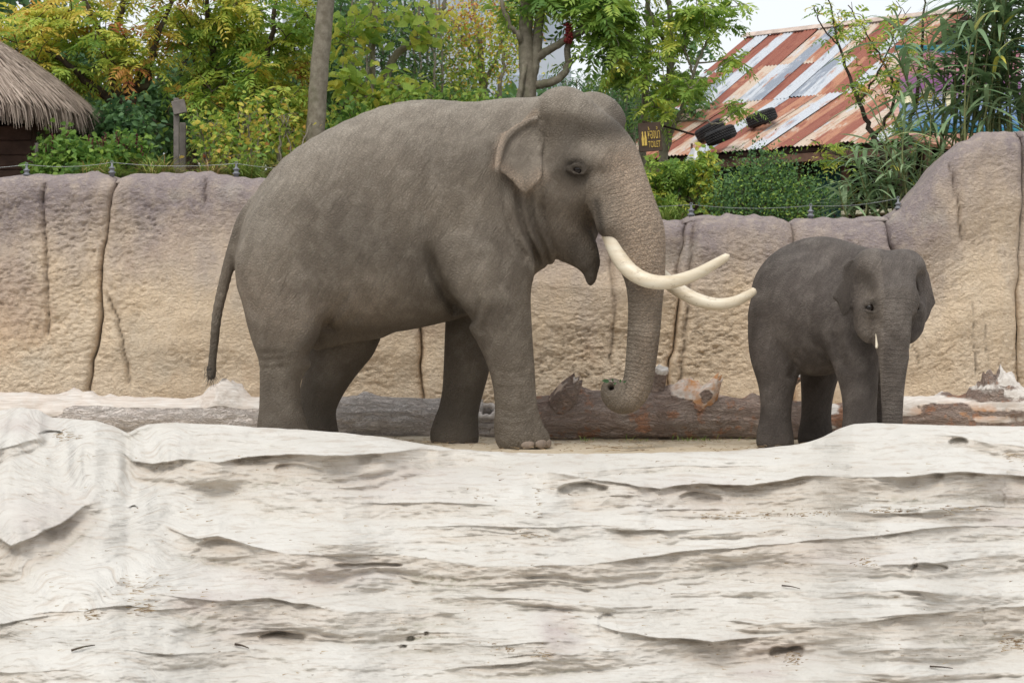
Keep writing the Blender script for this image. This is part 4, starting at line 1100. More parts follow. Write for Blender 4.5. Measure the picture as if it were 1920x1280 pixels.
def build_calf():
    fd = Field((1385, 435, -262), (1775, 850, 255), 2.5, 15.8)
    C = fd.conv
    A = lambda px, py, w, r: np.append(C((px, py, w)), r)
    YB = 48                               # body axis: right and towards the camera
    # torso along the axis
    fd.ellipsoid(C((1496, 568, 92)), (92, 104, 86), 40, YB)        # rump
    fd.ellipsoid(C((1535, 575, 45)), (125, 114, 94), 50, YB)       # barrel
    fd.ellipsoid(C((1592, 588, -28)), (80, 100, 80), 45, YB)       # chest and shoulders
    fd.chain([A(1470, 540, 120, 46), A(1510, 502, 76, 44), A(1552, 492, 28, 40), A(1600, 512, -28, 44), A(1636, 532, -70, 50)], 40, 20)
    # belly
    fd.ellipsoid(C((1530, 640, 48)), (86, 58, 76), 40, YB)
    # legs
    def leg(rows, kf=26): fd.chain([A(*r) for r in rows], kf, 10)
    leg([(1462, 600, 42, 58), (1456, 660, 34, 48), (1457, 705, 28, 35), (1456, 745, 24, 27), (1454, 785, 22, 25.5), (1453, 812, 22, 29), (1453, 826, 22, 31)])
    leg([(1548, 600, 150, 56), (1543, 660, 150, 44), (1536, 705, 146, 33), (1532, 745, 142, 27), (1530, 785, 140, 25.5), (1529, 812, 140, 28), (1529, 822, 140, 30)])
    leg([(1588, 590, -74, 56), (1598, 640, -82, 47), (1606, 685, -86, 37), (1611, 730, -88, 30), (1612, 775, -90, 27), (1612, 815, -90, 30), (1612, 838, -90, 32)])
    leg([(1640, 600, 10, 54), (1650, 650, 12, 44), (1656, 700, 12, 34), (1658, 745, 12, 28), (1658, 790, 12, 27), (1658, 812, 12, 30), (1658, 828, 12, 32)])
    for (x, y, w, r) in ((1454, 831, 20, 32), (1530, 824, 138, 31), (1612, 842, -92, 33), (1658, 832, 10, 32)):
        fd.ellipsoid(C((x, y, w)), (r, 15, r), 10)
    # tail, far side of the rump
    fd.chain([A(1424, 560, 130, 11), A(1416, 600, 150, 9), A(1420, 650, 158, 7), A(1424, 700, 158, 5)], 10, 4)
    # neck
    fd.cone(C((1630, 548, -30)), C((1664, 552, -130)), 66, 54, 26)
    # head: faces the camera, turned a little to the right
    ya = math.radians(9)
    hx, hw = 1666.0, -166.0
    def H(lat, py, fwd=0.0, r=None):
        """lat: picture-right positive, fwd: towards the camera along the face"""
        p = C((hx + lat * math.cos(ya) + fwd * math.sin(ya), py, hw + lat * math.sin(ya) - fwd * math.cos(ya)))
        return p if r is None else np.append(p, r)
    Y2 = -9
    fd.ellipsoid(H(0, 548), (65, 74, 64), 20, Y2)
    fd.ellipsoid(H(-31, 508, 4), (38, 41, 48), 14, Y2)             # twin domes
    fd.ellipsoid(H(31, 510, 4), (38, 41, 48), 14, Y2)
    fd.ellipsoid(H(0, 560, 34), (46, 58, 34), 24, Y2)              # brow and nose bridge
    fd.ellipsoid(H(-38, 590, 8), (28, 48, 42), 20, Y2)             # cheeks
    fd.ellipsoid(H(38, 590, 8), (28, 48, 42), 20, Y2)
    fd.cone(H(-46, 560, 38), H(-26, 556, 58), 13, 12, 14)
    fd.cone(H(46, 560, 38), H(26, 556, 58), 13, 12, 14)
    fd.cone(H(-20, 610, 20), H(-8, 652, 26), 34, 20, 18)           # lower jaw
    fd.cone(H(20, 610, 20), H(8, 652, 26), 34, 20, 18)
    trunk = [H(0, 566, 44, 38), H(0, 598, 52, 35), H(1, 628, 56, 31), H(1, 660, 56, 25.5), H(0, 700, 54, 20.5), H(-1, 745, 52, 17.5), H(-1, 790, 52, 15.5), H(-2, 815, 56, 15), H(-3, 832, 64, 13.5)]
    tr = fd.chain(trunk, 22, 8)
    # eye sockets with lids, temples
    eyes = []
    for sgn in (-1, 1):
        fd.ellipsoid(H(60 * sgn, 538, 42), (18, 26, 24), 18, Y2, cut=True)
        fd.ellipsoid(H(50 * sgn, 612, 58), (16, 22, 18), 16, Y2, cut=True)
        e = H(45 * sgn, 577, 47)
        fd.ellipsoid(e + np.array([sgn * 4, 0, -5]), (10, 12, 10), 7, Y2, cut=True)
        ee = H(43 * sgn, 577, 44); eyes.append(ee)
        fd.chain([(ee[0] - 8, ee[1] - 5, ee[2] - 3, 2.4), (ee[0], ee[1] - 6.5, ee[2] - 5, 2.8), (ee[0] + 9, ee[1] - 1, ee[2] - 3, 2.4)], 4, 3)
        fd.chain([(ee[0] - 8, ee[1] + 3, ee[2] - 3, 2.2), (ee[0], ee[1] + 7, ee[2] - 5, 2.4), (ee[0] + 9, ee[1] + 5, ee[2] - 3, 2.2)], 4, 3)
    fd.D = np.maximum(fd.D, (fd.ax[1] - 839.5)[None, :, None]).astype(np.float32)
    # folds
    fd.crease([(1596, 520), (1600, 570), (1614, 620), (1640, 655)], 6, 7, -1, 0)
    fd.crease([(1545, 610), (1556, 660), (1575, 700)], 6, 9, -1, 60)
    fd.crease([(1545, 540), (1540, 590), (1545, 620)], 3, 7, -1, 60)
    fd.crease([(1562, 530), (1556, 570), (1552, 600)], 3, 7, -1, 60)
    fd.crease([(1492, 650), (1488, 690), (1480, 715)], 5, 8, -1, 120)
    for sg in (-1, 1):
        q = [H(36 * sg, 585, 60)[:2], H(36 * sg, 610, 60)[:2], H(33 * sg, 640, 60)[:2], H(28 * sg, 670, 60)[:2]]
        fd.crease(q, 5, 5.5, -1, -150)
    # ears: right ear hangs in full view, left ear edge-on
    flat = lambda p0, sx, sy: (lambda U, V: p0[2] + (U - p0[0]) * sx + (V - p0[1]) * sy)
    ear_r = [(1608, 486), (1592, 487), (1580, 498), (1574, 526), (1562, 544), (1554, 558), (1566, 568), (1572, 584), (1578, 594), (1588, 586), (1599, 568), (1608, 558), (1614, 530), (1614, 500)]
    pl = np.array([C((p[0], p[1], -166))[:2] for p in ear_r])
    fd.slab(pl, lambda U, V: -166 + (U - 1606) * 0.35 + 4 * np.sin((V - 486) * 0.06), 3.6, 4, 2.0)
    ear_l = [(1716, 495), (1737, 512), (1746, 545), (1753, 568), (1744, 580), (1738, 594), (1730, 606), (1722, 590), (1716, 560), (1708, 520)]
    pl = np.array([C((p[0], p[1], -140))[:2] for p in ear_l])
    fd.slab(pl, lambda U, V: -150 + (U - 1716) * 0.9, 4.2, 4, 2.0)
    uvw, faces = fd.surface(2)
    u, v, w = uvw.T
    zt = np.array([q[:3] for q in tr]); seg = np.linalg.norm(np.diff(zt, axis=0), axis=1)
    cum = np.concatenate([[0], np.cumsum(seg)]) / (F / 15.8)
    sel = np.where((w < -110) & (v > 545))[0]
    ring = np.zeros(len(u)); rm = np.zeros(len(u))
    best = np.full(len(sel), 1e9); val = np.zeros(len(sel)); rad = np.ones(len(sel))
    for i in range(len(zt) - 1):
        p, q = zt[i], zt[i + 1]; ab = q - p
        t = np.clip(((uvw[sel] - p) @ ab) / (ab @ ab + 1e-9), 0, 1)
        dd = np.linalg.norm(uvw[sel] - p - t[:, None] * ab, axis=1)
        better = dd < best
        val = np.where(better, cum[i] + t * (cum[i + 1] - cum[i]), val)
        rad = np.where(better, tr[i][3], rad); best = np.minimum(best, dd)
    ring[sel] = val; rm[sel] = smoothstep(1.5, 1.1, best / rad)
    face = (w < -110) & (v < 700)
    dust_light = 0.55 * blob(uvw, H(0, 500, 40), (60, 40, 60)) + 0.5 * blob(uvw, H(0, 570, 70), (30, 40, 60)) + 0.5 * blob(uvw, (1560, 490, 40), (70, 40, 90))
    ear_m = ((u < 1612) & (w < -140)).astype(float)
    dust_light = dust_light + .35 * ear_m * smoothstep(1572, 1592, u)  # ear lightened against the painted shade behind it
    tan = .35 * ear_m + 0.3 * blob(uvw, H(-40, 600, 30), (25, 40, 60)) + 0.25 * rm
    pig_shade = 0.45 * smoothstep(700, 820, v) + 0.6 * sum(blob(uvw, e, (14, 14, 18)) for e in eyes) + 0.6 * smoothstep(1580, 1562, u) * (w < -140) + .45 * blob(uvw, (1606, 540, -90), (30, 70, 45)) + 0.4 * smoothstep(60, 150, w) * smoothstep(600, 700, v)  # dark eye rims, plus shade painted behind the ear and on far legs
    a = {'ring': ring, 'ringmask': rm, 'tan': np.clip(tan, 0, 1), 'pigment_shade': np.clip(pig_shade, 0, 1), 'dust_light': np.clip(dust_light, 0, 1), 'smooth': np.zeros(len(u))}
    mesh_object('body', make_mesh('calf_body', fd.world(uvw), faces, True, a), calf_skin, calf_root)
    for e in eyes:
        bm = bmesh.new(); bmesh.ops.create_uvsphere(bm, u_segments=16, v_segments=12, radius=7.5 / (F / 15.8))
        me = bpy.data.meshes.new('eye'); bm.to_mesh(me); bm.free()
        me.transform(Matrix.Translation(Vector(fd.world(e))))
        me.polygons.foreach_set('use_smooth', np.ones(len(me.polygons), dtype=bool))
        mesh_object('eye', me, eye_mat, calf_root)
    for lat in (-33, 33):
        q = np.array([fd.world(H(lat * 0.82, 622, 42)), fd.world(H(lat * 0.9, 646, 50)), fd.world(H(lat * 0.95, 652, 54))])
        q = catmull(q, 5); rad = np.linspace(4.2, 2.0, len(q)) / (F / 15.8)
        vv, ff = tube_arrays(q, rad, 10); b = Builder(); b.add(vv, ff)
        tag(mesh_object('tusk', b.mesh('tusk'), ivory, calf_root), 'tiny white milk tusk')
    for (x, y, w0, r) in ((1454, 831, 20, 32), (1530, 824, 138, 31)):
        for an in (-100, -55, -15):
            a_ = math.radians(an); c = C((x, y, w0)) + np.array([math.cos(a_) * r * 0.9, 1, math.sin(a_) * r * 0.9])
            bm = bmesh.new(); bmesh.ops.create_uvsphere(bm, u_segments=12, v_segments=8, radius=1.0); sc_ = F / 15.8
            for vt in bm.verts: vt.co = Vector((vt.co.x * 5 / sc_, vt.co.y * 8 / sc_, vt.co.z * 6.5 / sc_))
            bm.transform(Matrix.Translation(Vector(fd.world(c))) @ Matrix.Rotation(a_, 4, 'Z'))
            me = bpy.data.meshes.new('toenail'); bm.to_mesh(me); bm.free()
            me.polygons.foreach_set('use_smooth', np.ones(len(me.polygons), dtype=bool))
            mesh_object('toenail', me, nail_mat, calf_root)
build_calf()
# ------------------------------------------------------------------ fallen logs
def bark_material(name, c1, c2, red):
    t = NT(name); c = t.coord()
    w = t.noise(c, 5, 3, out='Color')
    cw = t.n('VectorMath', {'operation': 'MULTIPLY_ADD'}, idx0=w, idx1=(0.12, 0.12, 0.12), idx2=c).outputs[0]
    plates = t.range(t.math('ABSOLUTE', t.math('SUBTRACT', t.noise(t.mapping(cw, (7, 26, 26)), 1.0, 4, 0.6, 0.4), 0.5)), 0.0, 0.16)
    grain = t.noise(t.mapping(c, (3, 45, 45)), 1.0, 5, 0.65)
    mid = t.noise(c, 4, 5, 0.65)
    col = t.mix(t.range(mid, 0.35, 0.68), c1, c2)
    col = t.mix(t.range(t.noise(c, 6.5, 4, 0.6), 0.56, 0.64, 0, 0.75), col, red)
    col = t.mix(t.range(plates, 0.0, 0.16, 0.7, 0.0), col, (0.20, 0.16, 0.135))
    col = t.mix(t.range(grain, 0.5, 0.8, 0, 0.4), col, (0.50, 0.44, 0.40))
    bare = t.attr('bare')
    wood = t.mix(t.range(grain, 0.35, 0.7), (0.74, 0.70, 0.65), (0.50, 0.45, 0.40))
    wood = t.mix(t.math('MULTIPLY', t.attr('orange'), t.range(t.noise(c, 9, 4), 0.35, 0.6)), wood, (0.50, 0.24, 0.095))
    bm = t.range(t.math('ADD', bare, t.math('MULTIPLY', t.math('SUBTRACT', t.noise(c, 9, 4, 0.6), 0.5), 0.5)), 0.45, 0.55)
    col = t.mix(bm, col, wood)
    hb = t.math('ADD', t.math('MULTIPLY', plates, 1.2), t.math('MULTIPLY', grain, 0.7))
    hw = t.math('MULTIPLY', grain, 0.5)
    h = t.math('ADD', t.math('MULTIPLY', hb, t.math('SUBTRACT', 1.0, bm)), t.math('MULTIPLY', hw, bm))
    return t.finish(col, 0.9, t.bump(h, 0.9, 0.022), 0.12)
grey_bark = bark_material('grey_bark', (0.60, 0.53, 0.48), (0.78, 0.72, 0.67), (0.62, 0.54, 0.48))
red_bark = bark_material('reddish_bark', (0.29, 0.205, 0.165), (0.43, 0.35, 0.30), (0.47, 0.225, 0.125))

def swept(pts, radii, n_around, seed, amp, knots=(), bare_fn=None, orange=0.0, rough_end=0.0, per=30):
    """log-like tube with knots; returns verts, faces, attrs"""
    q = catmull(np.array([np.append(np.array(p), r) for p, r in zip(pts, radii)]), per)
    n = len(q); C_, R_ = q[:, :3], q[:, 3]
    tan = np.gradient(C_, axis=0); tan /= np.linalg.norm(tan, axis=1)[:, None]
    up = np.array([0, 0, 1.0]) if abs(tan[0, 2]) < 0.8 else np.array([0, 1.0, 0])
    side = np.cross(tan, up); side /= np.linalg.norm(side, axis=1)[:, None]
    upv = np.cross(side, tan)
    a = np.linspace(0, 2 * np.pi, n_around, endpoint=False)
    cum = np.concatenate([[0], np.cumsum(np.linalg.norm(np.diff(C_, axis=0), axis=1))])
    S, A = np.meshgrid(cum, a, indexing='ij')
    ca, sa = np.cos(A), np.sin(A)
    r = R_[:, None] * (1 + amp * fbm(S * 2.2, ca * 1.3 + seed, sa * 1.3, 3) + amp * 0.35 * fbm(S * 5, ca * 6, sa * 6 + seed, 3))
    r = r + 0.012 * np.abs(vnoise(S * 9 + seed, ca * 3, sa * 3)) * min(1.0, R_.max() / 0.12)
    for (ks, kang, kr, kh) in knots:
        da = (A - kang + np.pi) % (2 * np.pi) - np.pi
        g = np.exp(-(((S - ks) / kr) ** 2 + (da * R_[:, None] / kr) ** 2))
        r += kh * g * (1 + 0.5 * vnoise(S * 40, A * 9))
    if rough_end:
        endm = smoothstep(cum[-1] - 0.10, cum[-1], S)
        C_off = endm * rough_end * vnoise(ca * 2.5 + seed, sa * 2.5)
    else:
        C_off = 0 * S
    V = C_[:, None, :] + r[..., None] * (ca[..., None] * side[:, None, :] + sa[..., None] * upv[:, None, :]) + C_off[..., None] * tan[:, None, :]
    v = V.reshape(-1, 3)
    f = [grid_faces(n, n_around, True)]
    v = np.vstack([v, C_[:1], C_[-1:] - tan[-1:] * 0.02])
    k = np.arange(n_around); k2 = (k + 1) % n_around
    f.append(np.stack([np.full(n_around, n * n_around), k2, k], -1)); e = (n - 1) * n_around
    f.append(np.stack([np.full(n_around, n * n_around + 1), e + k, e + k2], -1))
    bare = bare_fn(V, S, A) if bare_fn else np.zeros_like(S)
    bare = np.append(bare.ravel(), [1.0, 1.0])
    org = np.full(len(v), orange) if np.isscalar(orange) else np.append(orange(V).ravel(), [0.3, 0.3])
    return v, f, {'bare': bare, 'orange': org}

def add_swept(name, root, material, *a, label=None, **k):
    v, f, at = swept(*a, **k)
    o = mesh_object(name, make_mesh(name, v, f, True, at), material, root)
    if label: tag(o, label)
    return o
up_ = math.pi / 2
def px_of(V): return 960 + V[..., 0] * F / V[..., 1]
def py_of(V): return 640 - (V[..., 2] - CAMZ) * F / V[..., 1]

# pale grey log, bleached bare along its upper left
log_a = empty('fallen_log', P(500, 826, 17.53), 'grey fallen log with bleached bare top lying behind the bull\'s hind legs', 'log')
def bare_a(V, S, A):
    x = px_of(V)
    return np.clip(0.9 * smoothstep(560, 470, x) * smoothstep(0.35, 0.75, np.sin(A)) + smoothstep(150, 90, x) * smoothstep(-0.2, 0.3, np.sin(A)) + 0.35 * smoothstep(.8, 1, np.sin(A)), 0, 1)
add_swept('trunk', log_a, grey_bark, [P(-140, 776, 17.58), P(100, 782, 17.58), P(380, 787, 17.53), P(640, 785, 17.48), P(820, 785, 17.48), P(905, 787, 17.48)], [.20, .20, .185, .185, .185, .17], 72, 1.0, .10,
          knots=[(1.45, up_, .06, .06), (1.62, 2.1, .05, .06), (1.3, 1.9, .09, .06), (1.75, 2.3, .045, .05), (2.62, up_, .15, .13), (2.78, 1.7, .07, .10), (1.9, 2.5, .06, .05), (3.9, 1.8, .10, .04)], bare_fn=bare_a, orange=0.12)
# hollow sawn ring standing at the log's end
hol = Builder()
ringc = P(912, 772, 17.36); rr = np.linspace(0, 2 * math.pi, 40, endpoint=False)
prof = [(.115, -.10), (.125, -.03), (.118, .02), (.098, .035), (.070, .03), (.058, .0), (.052, -.06), (.03, -.085)]
RV = []
for (r_, dz_) in prof:
    RV.append([(ringc.x + r_ * math.cos(a) * (1 + .05 * math.sin(3 * a)), ringc.y + (r_ * math.sin(a)) * .75 - dz_ * .55, ringc.z + r_ * math.sin(a) * .55 + dz_ * .7 + .006 * math.sin(7 * a)) for a in rr])
RV = np.array(RV); hol.add(RV.reshape(-1, 3), grid_faces(len(prof), 40, True), bare=np.repeat([.1, .2, .5, 1, 1, .4, 0, 0], 40), orange=0.1)
tag(mesh_object('hollow_stub', hol.mesh('hollow_stub'), grey_bark, log_a), 'hollow pale branch ring')
add_swept('branch_stub', log_a, grey_bark, [P(885, 806, 17.40), P(915, 808, 17.36), P(940, 808, 17.36)], [.075, .085, .07], 32, 9.0, .3, per=10)

# reddish log with knobs
log_b = empty('fallen_log', P(1250, 828, 17.15), 'reddish brown barked log with torn knobs under the bull\'s trunk', 'log')
def bare_b(V, S, A):
    x, y = px_of(V), py_of(V)
    return np.clip(np.exp(-((x - 1310) / 60) ** 2) * smoothstep(765, 735, y) * 1.1 + .5 * np.exp(-((x - 1040) / 40) ** 2) * smoothstep(745, 725, y), 0, 1)
org_b = lambda V: np.clip(1.1 * np.exp(-((px_of(V) - 1310) / 55) ** 2), 0, 1)
add_swept('trunk', log_b, red_bark, [P(978, 786, 17.2), P(1060, 783, 17.15), P(1180, 778, 17.1), P(1300, 780, 17.1), P(1420, 788, 17.15), P(1520, 790, 17.2)], [.17, .19, .215, .205, .185, .17], 72, 2.0, .10,
          knots=[(.45, up_, .10, .10), (1.05, 1.9, .08, .07), (1.25, 2.3, .09, .08), (1.45, up_, .16, .10), (1.1, 2.6, .10, .08), (2.0, 1.4, .07, .05)], bare_fn=bare_b, orange=org_b)
add_swept('branch_stub', log_b, red_bark, [P(1052, 758, 17.08), P(1066, 734, 17.0), P(1080, 712, 16.95)], [.13, .095, .05], 40, 3.0, .14, bare_fn=lambda V, S, A: .3 + .3 * vnoise(S * 20, A * 2), orange=.4, rough_end=.06, per=14)
add_swept('branch_stub', log_b, red_bark, [P(1222, 752, 17.1), P(1232, 722, 17.05), P(1240, 690, 17.0)], [.10, .065, .058], 36, 8.0, .10, bare_fn=lambda V, S, A: .75 * smoothstep(.22, .30, S), rough_end=.02, per=14)
add_swept('branch_stub', log_b, red_bark, [P(1310, 762, 17.0), P(1330, 737, 16.95), P(1346, 712, 16.93)], [.12, .08, .035], 36, 10.0, .13, bare_fn=lambda V, S, A: .55 + .5 * vnoise(S * 14, A), orange=.9, rough_end=.07, per=14)
add_swept('branch_stub', log_b, red_bark, [P(1440, 752, 17.1), P(1470, 727, 17.05), P(1500, 702, 17.0)], [.09, .055, .03], 30, 14.0, .3, bare_fn=lambda V, S, A: 0 * S + .4, rough_end=.03, per=12)

# weathered log at the right end
log_c = empty('fallen_log', P(1760, 828, 17.2), 'twisted weathered log with burled bare wood below the tallest wall panel', 'log')
def bare_c(V, S, A):
    x, y = px_of(V), py_of(V)
    return np.clip(.58 + .55 * vnoise(x * .02, y * .08) - .3 * smoothstep(750, 780, y), 0, 1)
org_c = lambda V: np.clip(1.2 * np.exp(-(((px_of(V) - 1800) / 90) ** 2 + ((py_of(V) - 775) / 16) ** 2)), 0, 1)
add_swept('trunk', log_c, red_bark, [P(1500, 792, 17.3), P(1600, 788, 17.3), P(1700, 786, 17.25), P(1800, 786, 17.2), P(1880, 782, 17.2), P(2050, 780, 17.2)], [.13, .17, .19, .19, .21, .20], 72, 5.0, .14,
          knots=[(1.25, 2.0, .09, .06), (1.55, 2.4, .10, .07), (1.68, up_, .16, .15), (1.8, 1.8, .08, .08), (1.4, 2.9, .06, .05)], bare_fn=bare_c, orange=org_c)

# ------------------------------------------------------------------ leaf sprig held by the trunk tip
def leaf_shape(base, direction, normal, L, W, Wn=6):
    d = np.array(direction, float); d /= np.linalg.norm(d); n_ = np.array(normal, float)
    s = np.cross(d, n_); s /= np.linalg.norm(s) + 1e-9
    n_ = np.cross(s, d); b = np.array(base)
    v = np.array([b, b + d * L * .3 - s * W * .5 + n_ * W * .1, b + d * L * .65 - s * W * .42 + n_ * W * .1, b + d * L, b + d * L * .65 + s * W * .42 + n_ * W * .1, b + d * L * .3 + s * W * .5 + n_ * W * .1])
    return v, np.array([[0, 1, 2, 3], [0, 3, 4, 5]])
sprig_leaf = plain_material('sprig_leaf', (0.035, 0.085, 0.025), 0.5, 20, 0.4)
sprig = empty('leaf_sprig', P(1150, 716, 15.66), 'small green leafy twig curled in the bull\'s trunk tip', 'leaves')
b = Builder()
v, f = tube_arrays(catmull(np.array([P(1172, 718, 15.74), P(1155, 715, 15.68), P(1136, 714, 15.64)]), 5), .004, 6); b.add(v, f)
mesh_object('stem', b.mesh('stem'), grey_bark, sprig)
for (x, y, dx, dz, L) in ((1143, 715, -1, .12, .065), (1150, 715, -.4, .7, .03), (1162, 717, .3, .8, .03), (1156, 717, -.8, -.5, .03), (1168, 717, .7, .3, .03)):
    v, f = leaf_shape(P(x, y, 15.64), (dx, -.2, dz), (0.1, -1, .4), L, L * .5); b = Builder(); b.add(v, f)
    mesh_object('leaf', b.mesh('leaf'), sprig_leaf, sprig)
# ------------------------------------------------------------------ shed with patched iron roof
def iron_material(name, main, second, pale, p_second, p_pale):
    t = NT(name); c = t.coord()
    rnd = t.n('ObjectInfo').outputs['Random']
    off = t.n('CombineXYZ', None, X=t.math('MULTIPLY', rnd, 40.0), Y=t.math('MULTIPLY', rnd, 17.0), Z=0.0).outputs[0]
    cc = t.n('VectorMath', {'operation': 'ADD'}, idx0=c, idx1=off).outputs[0]
    streak = t.noise(t.mapping(cc, (9, 1.3, 1)), 1.0, 5, 0.65, 0.4)
    patch = t.noise(t.mapping(cc, (3.2, 1.1, 1)), 1.0, 5, 0.6, 0.6)
    col = t.mix(t.range(streak, p_second, p_second + 0.14), main, second)
    col = t.mix(t.range(patch, p_pale, p_pale + 0.08), col, pale)
    col = t.mix(t.range(t.noise(cc, 30, 4, 0.7), 0.5, 0.8, 0, 0.4), col, (0.10, 0.045, 0.03))
    return t.finish(col, 0.62, t.bump(streak, 0.3, 0.01), 0.35)
RUST, ORANGE, GALV, BLUE, PEEL = (0.29, 0.10, 0.065), (0.44, 0.21, 0.125), (0.52, 0.55, 0.59), (0.26, 0.295, 0.35), (0.56, 0.46, 0.37)
IRON = [iron_material('rusty_iron', RUST, (0.22, 0.06, 0.04), ORANGE, 0.5, 0.60), iron_material('flaking_iron', ORANGE, RUST, PEEL, 0.48, 0.55), iron_material('galvanised_iron', GALV, BLUE, ORANGE, 0.54, 0.58),
        iron_material('blue_grey_iron', BLUE, GALV, RUST, 0.52, 0.60), iron_material('peeling_iron', PEEL, ORANGE, GALV, 0.5, 0.58)]
teal_mat = plain_material('teal_paint', (0.022, 0.085, 0.085), 0.6, 5, 0.5)
fascia_mat = plain_material('brown_fascia', (0.15, 0.085, 0.06), 0.8, 6, 0.5)
dark_wood = plain_material('dark_timber', (0.055, 0.032, 0.024), 0.85, 7, 0.5, 0.01)
concrete = plain_material('buff_render', (0.36, 0.30, 0.22), 0.9, 5, 0.3)
TR = math.radians(40)
ev = Vector((math.cos(TR), -math.sin(TR), 0)); nv_ = Vector((math.sin(TR), math.cos(TR), 0))
def slope(p): return nv_ * math.cos(math.radians(p)) + Vector((0, 0, math.sin(math.radians(p))))
QE = P(1480, 276, 30.0)
S1, S2 = slope(24), slope(30); W1, W2 = 2.66, 3.16
shed = empty('shed', QE + nv_ * 2 - Vector((0, 0, QE.z - 1.9)), 'shed with patchwork roof of red rust and galvanised iron', 'shed')
def hit_plane(px, py, Q, nrm):
    r = Vector(((px - 960) / F, 1, (640 - py) / F)); C0 = Vector((0, 0, CAMZ))
    return C0 + r * ((Q - C0).dot(nrm) / r.dot(nrm))
def sheet_mesh(name, width, length, waves):
    n = waves * 4 + 1
    x = np.linspace(0, width, n); z = 0.012 * np.sin(np.linspace(0, waves * 2 * np.pi, n))
    v = np.concatenate([np.stack([x, 0 * x, z], -1), np.stack([x, 0 * x + length, z], -1)])
    i = np.arange(n - 1)
    return make_mesh(name, v, np.stack([i, i + 1, n + i + 1, n + i], -1))
def quad_part(name, pts, material, parent, thick=0.05):
    p = [Vector(q) for q in pts]; nrm = (p[1] - p[0]).cross(p[-1] - p[0]).normalized() * thick
    n = len(p); v = [q for q in p] + [q - nrm for q in p]
    bm = bmesh.new(); bv = [bm.verts.new(q) for q in v]
    bm.faces.new(bv[:n]); bm.faces.new(bv[n:][::-1])
    for i in range(n): bm.faces.new((bv[i], bv[n + i], bv[n + (i + 1) % n], bv[(i + 1) % n]))
    bmesh.ops.recalc_face_normals(bm, faces=bm.faces[:])
    me = bpy.data.meshes.new(name); bm.to_mesh(me); bm.free()
    return mesh_object(name, me, material, parent)
BRK = QE + S1 * W1
RDG = BRK + S2 * W2
ER = 0.30
lift = Vector((0, 0, -0.04))
up_deck = quad_part('upper_roof', [BRK + ev * -4.14 + lift, BRK + ev * ER + lift, RDG + ev * ER + lift, RDG + ev * -4.14 + lift], dark_wood, shed, 0.06)
lo_deck = quad_part('lower_roof', [QE + ev * -6.2 + lift, QE + ev * 2.1 + lift, BRK + ev * ER + lift, BRK + ev * -6.2 + lift], dark_wood, shed, 0.06)
def sheet_meshes(width, length, waves): return [sheet_mesh('roof_sheet', width, length, waves) for _ in IRON]
def lay(deck, origin, sdir, k, n, length, meshes, choice, rng_, cut=None, start=0.0):
    zdir = ev.cross(sdir).normalized()
    for i in range(n):
        mi = int(choice[i % len(choice)])
        me = meshes[mi]
        if not me.materials: me.materials.append(IRON[mi])
        o = bpy.data.objects.new('roof_sheet', me)
        tilt = rng_.normal(0, .006)
        p = origin + ev * (start + i * k) + zdir * (0.012 + 0.014 * (i % 2) + abs(rng_.normal(0, .006))) + sdir * rng_.normal(0, .03)
        M = Matrix((ev, sdir, zdir)).transposed().to_4x4()
        chain_loc = Vector(shed.location) + Vector(deck.location)
        o.matrix_basis = Matrix.Translation(p - chain_loc) @ M @ Matrix.Rotation(tilt, 4, 'Z')
        link(o, deck)
rr_ = np.random.default_rng(4)
# colour order read off the photograph, left to right: 0 rust 1 flaking 2 galvanised 3 blue-grey 4 peeling
hi_ = sheet_meshes(0.275, W2 * 0.56, 4); lo_ = sheet_meshes(0.275, W2 * 0.50, 4)
lay(up_deck, BRK + S2 * (W2 * 0.46), S2, 0.2615, 17, 0, hi_, [0, 2, 0, 2, 0, 0, 4, 3, 1, 2, 4, 0, 0, 2, 0, 1, 0], rr_, start=-4.14)
lay(up_deck, BRK + S2 * -0.06, S2, 0.2615, 17, 0, lo_, [2, 0, 3, 2, 0, 4, 2, 3, 0, 2, 3, 2, 1, 0, 2, 4, 1], rr_, start=-4.14)
lw_ = sheet_meshes(0.275, W1 + 0.02, 4)
lay(lo_deck, QE + S1 * -0.08, S1, 0.2615, 25, 0, lw_, [1, 4, 1, 2, 1, 1, 4, 1, 0, 2, 1, 4, 1, 1, 0, 4, 1, 2, 0, 1, 4, 2, 1, 0, 4, 1], rr_, start=-6.2)
for i in range(6):                       # sheets trimmed along the hip
    e_ = ER + 0.05 + i * 0.2615; ln = max(0.3, W1 * (1 - (e_ + .05 - ER) / (2.1 - ER)))
    lay(lo_deck, QE + S1 * -0.08 + ev * e_, S1, 0.2615, 1, 0, [sheet_mesh('roof_sheet', 0.275, ln, 4) for _ in IRON], [(1, 0, 4, 1, 2, 1)[i]], rr_)
# hip return on the right
E1 = QE + ev * 2.1; B1 = BRK + ev * ER
right_deck = quad_part('side_roof', [E1 + lift, E1 + nv_ * 7 + lift, B1 + nv_ * 5 + lift, B1 + lift], IRON[1], shed, 0.05)
quad_part('hip_cap', [E1 + Vector((0, -.06, .05)) + ev * -.16, E1 + ev * .12 + Vector((0, 0, .05)), B1 + ev * .1 + Vector((0, 0, .07)), B1 + ev * -.14 + Vector((0, 0, .07))], plain_material('faded_cap', (0.50, 0.30, 0.24), .7, 6, .3), shed, 0.012)
quad_part('ridge_cap', [RDG + ev * -4.2 + S2 * -.14 + Vector((0, 0, .07)), RDG + ev * (ER + .06) + S2 * -.14 + Vector((0, 0, .07)), RDG + ev * (ER + .06) + Vector((0, 0, .09)), RDG + ev * -4.2 + Vector((0, 0, .09))], plain_material('ridge_cap', (0.52, 0.42, 0.36), .7, 6, .3), shed, 0.012)
back_s = nv_ * math.cos(math.radians(30)) - Vector((0, 0, math.sin(math.radians(30))))
